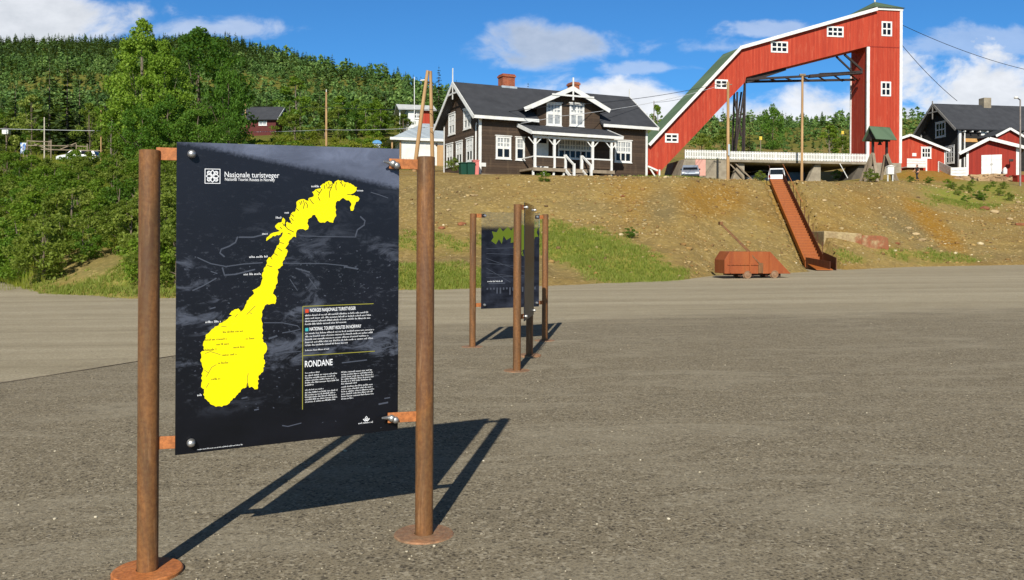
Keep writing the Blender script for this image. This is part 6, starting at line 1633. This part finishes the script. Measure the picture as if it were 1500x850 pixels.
wire([at(250, 152, 95), at(477, 157, 99.8), at(627, 161, 66)], .1, WIRE, 'dark overhead wire above the meadow left of the double pole', .02)
wire([at(628, 160, 66), at(800, 156, 56.4), Vector(w1066)+Vector((-.3, -.1, -.05))], .35, WIRE, 'dark overhead wire crossing the brown house roof to the utility pole', .02)
wire([GF.world(*P3(1322, 37, 1.0)), at(1520, 106, 105)], .5, WIRE, 'upper dark cable running right from the top of the tower', .03)
wire([GF.world(*P3(1321, 66, 1.0)), at(1402, 148, 98)], .3, WIRE, 'lower dark cable dropping from the tower to the black house', .03)
wire([at(958, 150, 150), GF.world(*P3(1050, 128, -.1))], .4, WIRE, 'thin dark wire from the grey pole to the incline', .025)

# ------------------------------------------------------------------ vehicles
TYRE = flat('tyre', (24, 24, 25), .9); LAMPR = flat('tail_lamp', (150, 24, 20), .3); LAMPW = flat('head_lamp', (214, 216, 220), .15); BUMP = flat('bumper', (36, 37, 40), .6)
def paint(name, rgb):
    m, t = newmat(name); p = t.bsdf(lin(rgb), .28, .1, .5); t.out(p); return m
def car(px, Y, phi, mat, label, L=4.4, W=1.76, H=1.5, style='estate', base_py=None, dz=0):
    p = stand(px, Y) if base_py is None else at(px, base_py, Y); p.z += dz
    r = empty('parked_car', p, phi, label, 'car', 'cars parked on the yard')
    hw = W/2; b0 = .32
    if style == 'van': roof_ = [(-L/2+.1, .95), (-L/2+.12, H-.05), (-L/2+.3, H), (L*.22, H), (L*.38, .98)]
    elif style == 'pickup': roof_ = [(-L*.02, .95), (-L*.0, H-.05), (.05, H), (L*.17, H), (L*.28, .98)]
    else: roof_ = [(-L/2+.06, .92), (-L/2+.32, H-.06), (-L/2+.5, H), (L*.14, H), (L*.27, .95)]
    body = [(-L/2, b0+.1), (-L/2+.02, .88), (-L/2+.1, .95), (L*.30, .95), (L/2-.12, .80), (L/2, .62), (L/2, b0+.08), (L/2-.15, b0), (-L/2+.15, b0)]
    # the lower body, with wheel wells cut as dark arches
    MB().prism(body, -hw, hw, 'xz').build('body', mat, r, bevel=.06)
    # greenhouse tapers inwards
    mb = MB(); k = .84; n = len(roof_)
    def yy(z): return hw*(1-(1-k)*min(1, max(0, (z-.92)/(H-.92))))
    vs = [(x, -yy(z), z) for x, z in roof_]+[(x, yy(z), z) for x, z in roof_]
    mb.add(vs, [tuple(range(n)), tuple(reversed(range(n, 2*n)))]+[(i, i+n, (i+1) % n+n, (i+1) % n) for i in range(n)]); cab = mb.build('cabin', mat, r, bevel=.03)
    x0 = roof_[1][0]; x1 = roof_[3][0]; xf = roof_[4][0]
    for s_ in (-1, 1):
        q = MB(); zl, zh = 1.0, H-.1; yl, yh = s_*(yy(zl)+.006), s_*(yy(zh)+.006); m_ = (x0+x1)/2+.15
        q.add([(x0+.12, yl, zl), (m_-.04, yl, zl), (m_-.04, yh, zh), (x0+.22, yh, zh)], [(0,1,2,3)]); q.add([(m_+.04, yl, zl), (xf-.18, yl, zl), (x1-.03, yh, zh), (m_+.04, yh, zh)], [(0,1,2,3)]); q.build('side_window', GLASS_D, r)
    q = MB(); q.add([(xf-.02+.01, -hw*.82, 1.02), (xf-.02+.01, hw*.82, 1.02), (x1+.03, hw*.76, H-.07), (x1+.03, -hw*.76, H-.07)], [(0,1,2,3)]); q.build('windscreen', GLASS_D, r)
    xr = roof_[0][0]; q = MB(); t_ = lambda z: (xr+(x0-xr)*(z-roof_[0][1])/(roof_[1][1]-roof_[0][1]))-.012
    q.add([(t_(1.0), -hw*.78, 1.0), (t_(1.0), hw*.78, 1.0), (t_(H-.13), hw*.74, H-.13), (t_(H-.13), -hw*.74, H-.13)], [(0,1,2,3)]); q.build('rear_window', GLASS_D, r)
    for s_ in (-1, 1):
        MB().box(-L/2-.012, -L/2+.06, s_*hw*.82-.09, s_*hw*.82+.09, .68, .92).build('tail_light', LAMPR, r); MB().box(L/2-.10, L/2+.012, s_*hw*.74-.16, s_*hw*.74+.16, .58, .72).build('headlight', LAMPW, r)
        for wx in (-L*.30, L*.31):
            mb = MB().lathe([(.19, -.1), (.30, -.1), (.32, -.06), (.32, .06), (.30, .1), (.19, .1)], 20, (wx, s_*(hw-.09), .32), 'y'); w_ = auto_smooth(mb.build('wheel', TYRE, r)); MB().lathe([(.0, -.105), (.19, -.102), (.19, .102), (.0, .105)], 16, (wx, s_*(hw-.09), .32), 'y').build('rim', METAL, w_)
        MB().box(x1+.32, x1+.5, s_*(hw+.02)-.07, s_*(hw+.02)+.07, .98, 1.12).build('mirror', BUMP, r)
    MB().box(-L/2-.05, -L/2+.05, -hw*.95, hw*.95, .36, .55).build('bumper', BUMP, r); MB().box(L/2-.05, L/2+.05, -hw*.95, hw*.95, .34, .5).build('bumper', BUMP, r)
    return r
car(1011, 84, R_(-101), paint('paint_silver_blue', (128, 138, 152)), 'silver blue car facing the bank in front of the concrete abutment', H=1.5, W=1.68, L=4.2, style='estate', base_py=265.5)
car(1114, 91, R_(200), paint('paint_grey', (120, 124, 126)), 'grey estate car in the shade of the bridge left of the white van', base_py=271, L=4.3, H=1.48)
car(1137, 87, R_(74), paint('paint_white', (226, 228, 230)), 'white van parked tail out at the head of the steel stairway', H=1.62, W=1.6, L=4.2, style='van', base_py=272.5)
car(116, 99, R_(184), paint('paint_white_car', (220, 222, 222)), 'white car half hidden by shrubs at the upper left', L=4.4, H=1.5, base_py=240)
p = at(1164, 264, 92); r = empty('storage_drum', p, 0, 'blue bin in the dark under the bridge right of the white van', 'bin'); MB().prism([(-.85, -.3), (.85, -.3), (.9, .75), (-.9, .75)], -.4, .4, 'xz').build('body', simple('blue_plastic', (44, 84, 120), (34, 66, 98), 3, .5), r, bevel=.04); MB().box(-.95, .95, -.46, .46, .752, .84).build('lid', simple('blue_lid', (40, 74, 104), (34, 60, 90), 3, .5), r, bevel=.03)
p = at(1026, 262, 83.4); r = empty('site_board', p, R_(5), 'pale pink upright board beside the silver blue car', 'board'); MB().box(-.5, .5, -.03, .03, .3, 1.85).build('board', simple('pink_board', (214, 160, 144), (198, 144, 130), 2, .7), r)
for x in (-.42, .42): MB().box(x-.04, x+.04, .032, .10, -.3, 1.8).build('post', WOODG, r)
# ------------------------------------------------------------------ odds and ends at the upper left
p = stand(93, 92); p = Vector((p.x, p.y, p.z)); r = empty('drying_rack', p, 0, 'bleached wooden hay drying rack above the shrubs at the upper left', 'rack')
def lp(px, py, Y=92): return at(px, py, Y)-p
for a, b in (((36, 213), (112, 214)), ((40, 206.5), (76, 208)), ((98, 213), (128, 215)), ((50, 211), (70, 218.5)), ((88, 219), (112, 209.5)), ((60, 219), (150, 221))): MB().bar(lp(*a), lp(*b), .07, .09).build('rail', WOODG, r)
for px in (40, 75, 112, 128): q = lp(px, 205 if px < 80 else 211); MB().bar(q, (q.x, q.y, tz(q.x+p.x, q.y+p.y)-p.z-.3), .09, .09).build('post', WOODG, r)
p = stand(34, 88); h = at(34, 213, 88).z-p.z; r = empty('laundry', p, 0, 'blue and white cloth hanging on a stick at the upper left', 'cloth')
MB().tube([(0, .05, -.2), (0, .05, h+.3)], .04, 8).build('stick', WOODG, r)
m_, t = newmat('blue_cloth'); cc = t.mix(t.ramp(t.noise(t.coord('Object'), 3.5, 4), [(.46, 0.0), (.54, 1.0)]), lin((70, 112, 176)), lin((206, 214, 224))); t.out(t.bsdf(cc, .9))
q = MB(); vs = []
for i in range(7):
    for j in range(7): vs.append((-.32+.64*i/6*(1-.25*j/6), .0+.08*math.sin(i*1.7+j*.6), h+.25-1.1*j/6))
q.add(vs, [(i*7+j, (i+1)*7+j, (i+1)*7+j+1, i*7+j+1) for i in range(6) for j in range(6)]); o = q.build('cloth', m_, r, smooth=True); s_ = o.modifiers.new('thick', 'SOLIDIFY'); s_.thickness = .02
p = stand(9, 112); h = at(9, 190, 112).z-p.z; r = empty('bird_house', p, 0, 'small pale nesting box on a stake at the left edge', 'nest box'); MB().tube([(0, 0, -.2), (0, 0, h-.6)], .06, 8).build('stake', WOODG, r); MB().box(-.4, .4, -.3, .3, h-.6, h).build('box', WHITE, r); MB().prism([(-.5, h+.003), (.5, h+.003), (0, h+.3)], -.4, .4, 'xz').build('roof', STEELD, r)
p = stand(552, 92); h = at(552, 206, 92).z-p.z; r = empty('letter_box', p, R_(10), 'blue letter box with a rounded lid on a post at the meadow edge', 'letter box')
BLUE = simple('blue_paint', (96, 160, 206), (74, 134, 184), 3, .5)
MB().box(-.36, .36, -.3, .3, h-1.1, h-.35).build('body', METAL, r, bevel=.03)
MB().prism([(-.5, h-.347)]+[(.5*math.cos(a), h-.347+.36*math.sin(a)) for a in [math.pi-i*math.pi/10 for i in range(1, 10)]]+[(.5, h-.347)], -.38, .38, 'xz').build('lid', BLUE, r); MB().box(-.06, .06, -.06, .06, -.3, h-1.105).build('post', WOODG, r)

# ------------------------------------------------------------------ the walking person
def skin_mesh(name, verts, edges, radii, mat, parent, sub=2):
    me = bpy.data.meshes.new(name); me.from_pydata(verts, edges, []); ob = bpy.data.objects.new(name, me); COL.objects.link(ob)
    sk = ob.modifiers.new('skin', 'SKIN'); 
    for i, v in enumerate(me.skin_vertices[0].data): v.radius = radii[i] if isinstance(radii[i], tuple) else (radii[i], radii[i]); v.use_root = (i == 0)
    sk.use_smooth_shade = True; ss = ob.modifiers.new('sub', 'SUBSURF'); ss.levels = sub; ss.render_levels = sub
    dg = bpy.context.evaluated_depsgraph_get(); m2 = bpy.data.meshes.new_from_object(ob.evaluated_get(dg)); bpy.data.objects.remove(ob)
    m2.name = name; m2.materials.clear(); m2.materials.append(mat); o = bpy.data.objects.new(name, m2); COL.objects.link(o); o.parent = parent; return o
SKINM = simple('skin', (206, 152, 124), (190, 136, 110), 6, .6); CLOTHK = simple('black_cloth', (34, 33, 36), (26, 26, 28), 10, .9); CLOTHD = simple('dark_trousers', (44, 44, 50), (34, 34, 40), 10, .9); HAIR = simple('hair_brown', (78, 50, 36), (60, 38, 28), 12, .7)
ps = hit(1343, 262, 70); fy = 88; 
for yy_ in np.arange(60, 100, .25):
    q = stand(1343.5, yy_)
    if proj(q.x, q.y, q.z)[1] <= 265.2: fy = yy_; break
PYD = max(72, min(90, fy)); q = stand(1343.5, PYD); q.z = max(q.z, at(1343.5, 266.5, PYD).z); ps = q
pr = empty('person', (ps.x, ps.y, ps.z), R_(-160), 'person in black clothes walking across the crest of the bank', 'person')
pr.scale = (.9*PYD/84,)*3
# x is forwards; pelvis first
bv = [(0,0,.95),(.0,0,1.12),(.02,0,1.30),(.03,0,1.43),(.04,0,1.52),(.06,0,1.60),(.065,0,1.70),(.055,0,1.74),
      (.02,.17,1.41),(-.08,.22,1.15),(.08,.23,.93),(.14,.22,.84), (.02,-.17,1.41),(.12,-.22,1.16),(.34,-.20,1.02),(.42,-.19,.99),
      (.0,.09,.90),(.16,.10,.50),(.14,.10,.10),(.20,.10,.05),(.30,.10,.03), (.0,-.09,.90),(-.06,-.10,.50),(-.30,-.10,.18),(-.33,-.10,.10),(-.24,-.10,.04)]
be = [(0,1),(1,2),(2,3),(3,4),(4,5),(5,6),(6,7),(3,8),(8,9),(9,10),(10,11),(3,12),(12,13),(13,14),(14,15),(0,16),(16,17),(17,18),(18,19),(19,20),(0,21),(21,22),(22,23),(23,24),(24,25)]
brd = [.13,.12,.13,.10,.05,.075,.09,.06,.06,.045,.033,.04,.06,.045,.033,.04,.085,.055,.038,.04,.03,.085,.055,.038,.04,.03]
skin_mesh('body', bv, be, brd, SKINM, pr)
sv = [(0,0,.92),(0,0,1.12),(.02,0,1.30),(.03,0,1.43),(.035,0,1.49),(.02,.17,1.41),(-.03,.20,1.27),(.02,-.17,1.41),(.08,-.20,1.27)]
skin_mesh('shirt', sv, [(0,1),(1,2),(2,3),(3,4),(3,5),(5,6),(3,7),(7,8)], [.155,.145,.155,.12,.065,.08,.065,.08,.065], CLOTHK, pr)
tv = [(0,0,.97),(0,.09,.88),(.16,.10,.50),(.14,.10,.11),(0,-.09,.88),(-.06,-.10,.50),(-.30,-.10,.19)]
skin_mesh('trousers', tv, [(0,1),(1,2),(2,3),(0,4),(4,5),(5,6)], [.15,.105,.078,.062,.105,.078,.062], CLOTHD, pr)
skin_mesh('hair', [(.03,0,1.66),(.045,0,1.73),(.0,0,1.60),(-.02,0,1.50)], [(0,1),(0,2),(2,3)], [.088,.075,.07,.045], HAIR, pr)
for y in (.10, -.10):
    a = (.16,y,.05) if y > 0 else (-.34,y,.12); b = (.33,y,.035) if y > 0 else (-.22,y,.035)
    skin_mesh('shoe', [a, ((a[0]+b[0])/2, y, (a[2]+b[2])/2), b], [(0,1),(1,2)], [.05,.05,.04], CLOTHK, pr)
MB().lathe([(.0, .02), (.012, .01), (.018, -.012), (0, -.015)], 8, (.157, 0, 1.645), 'z').build('nose', SKINM, pr, smooth=True)
for y in (.035, -.035): MB().lathe([(0, .012), (.010, .006), (.010, -.006), (0, -.012)], 8, (.143, y, 1.672)).build('eye', flat('eye_dark', (30, 26, 24), .3), pr)
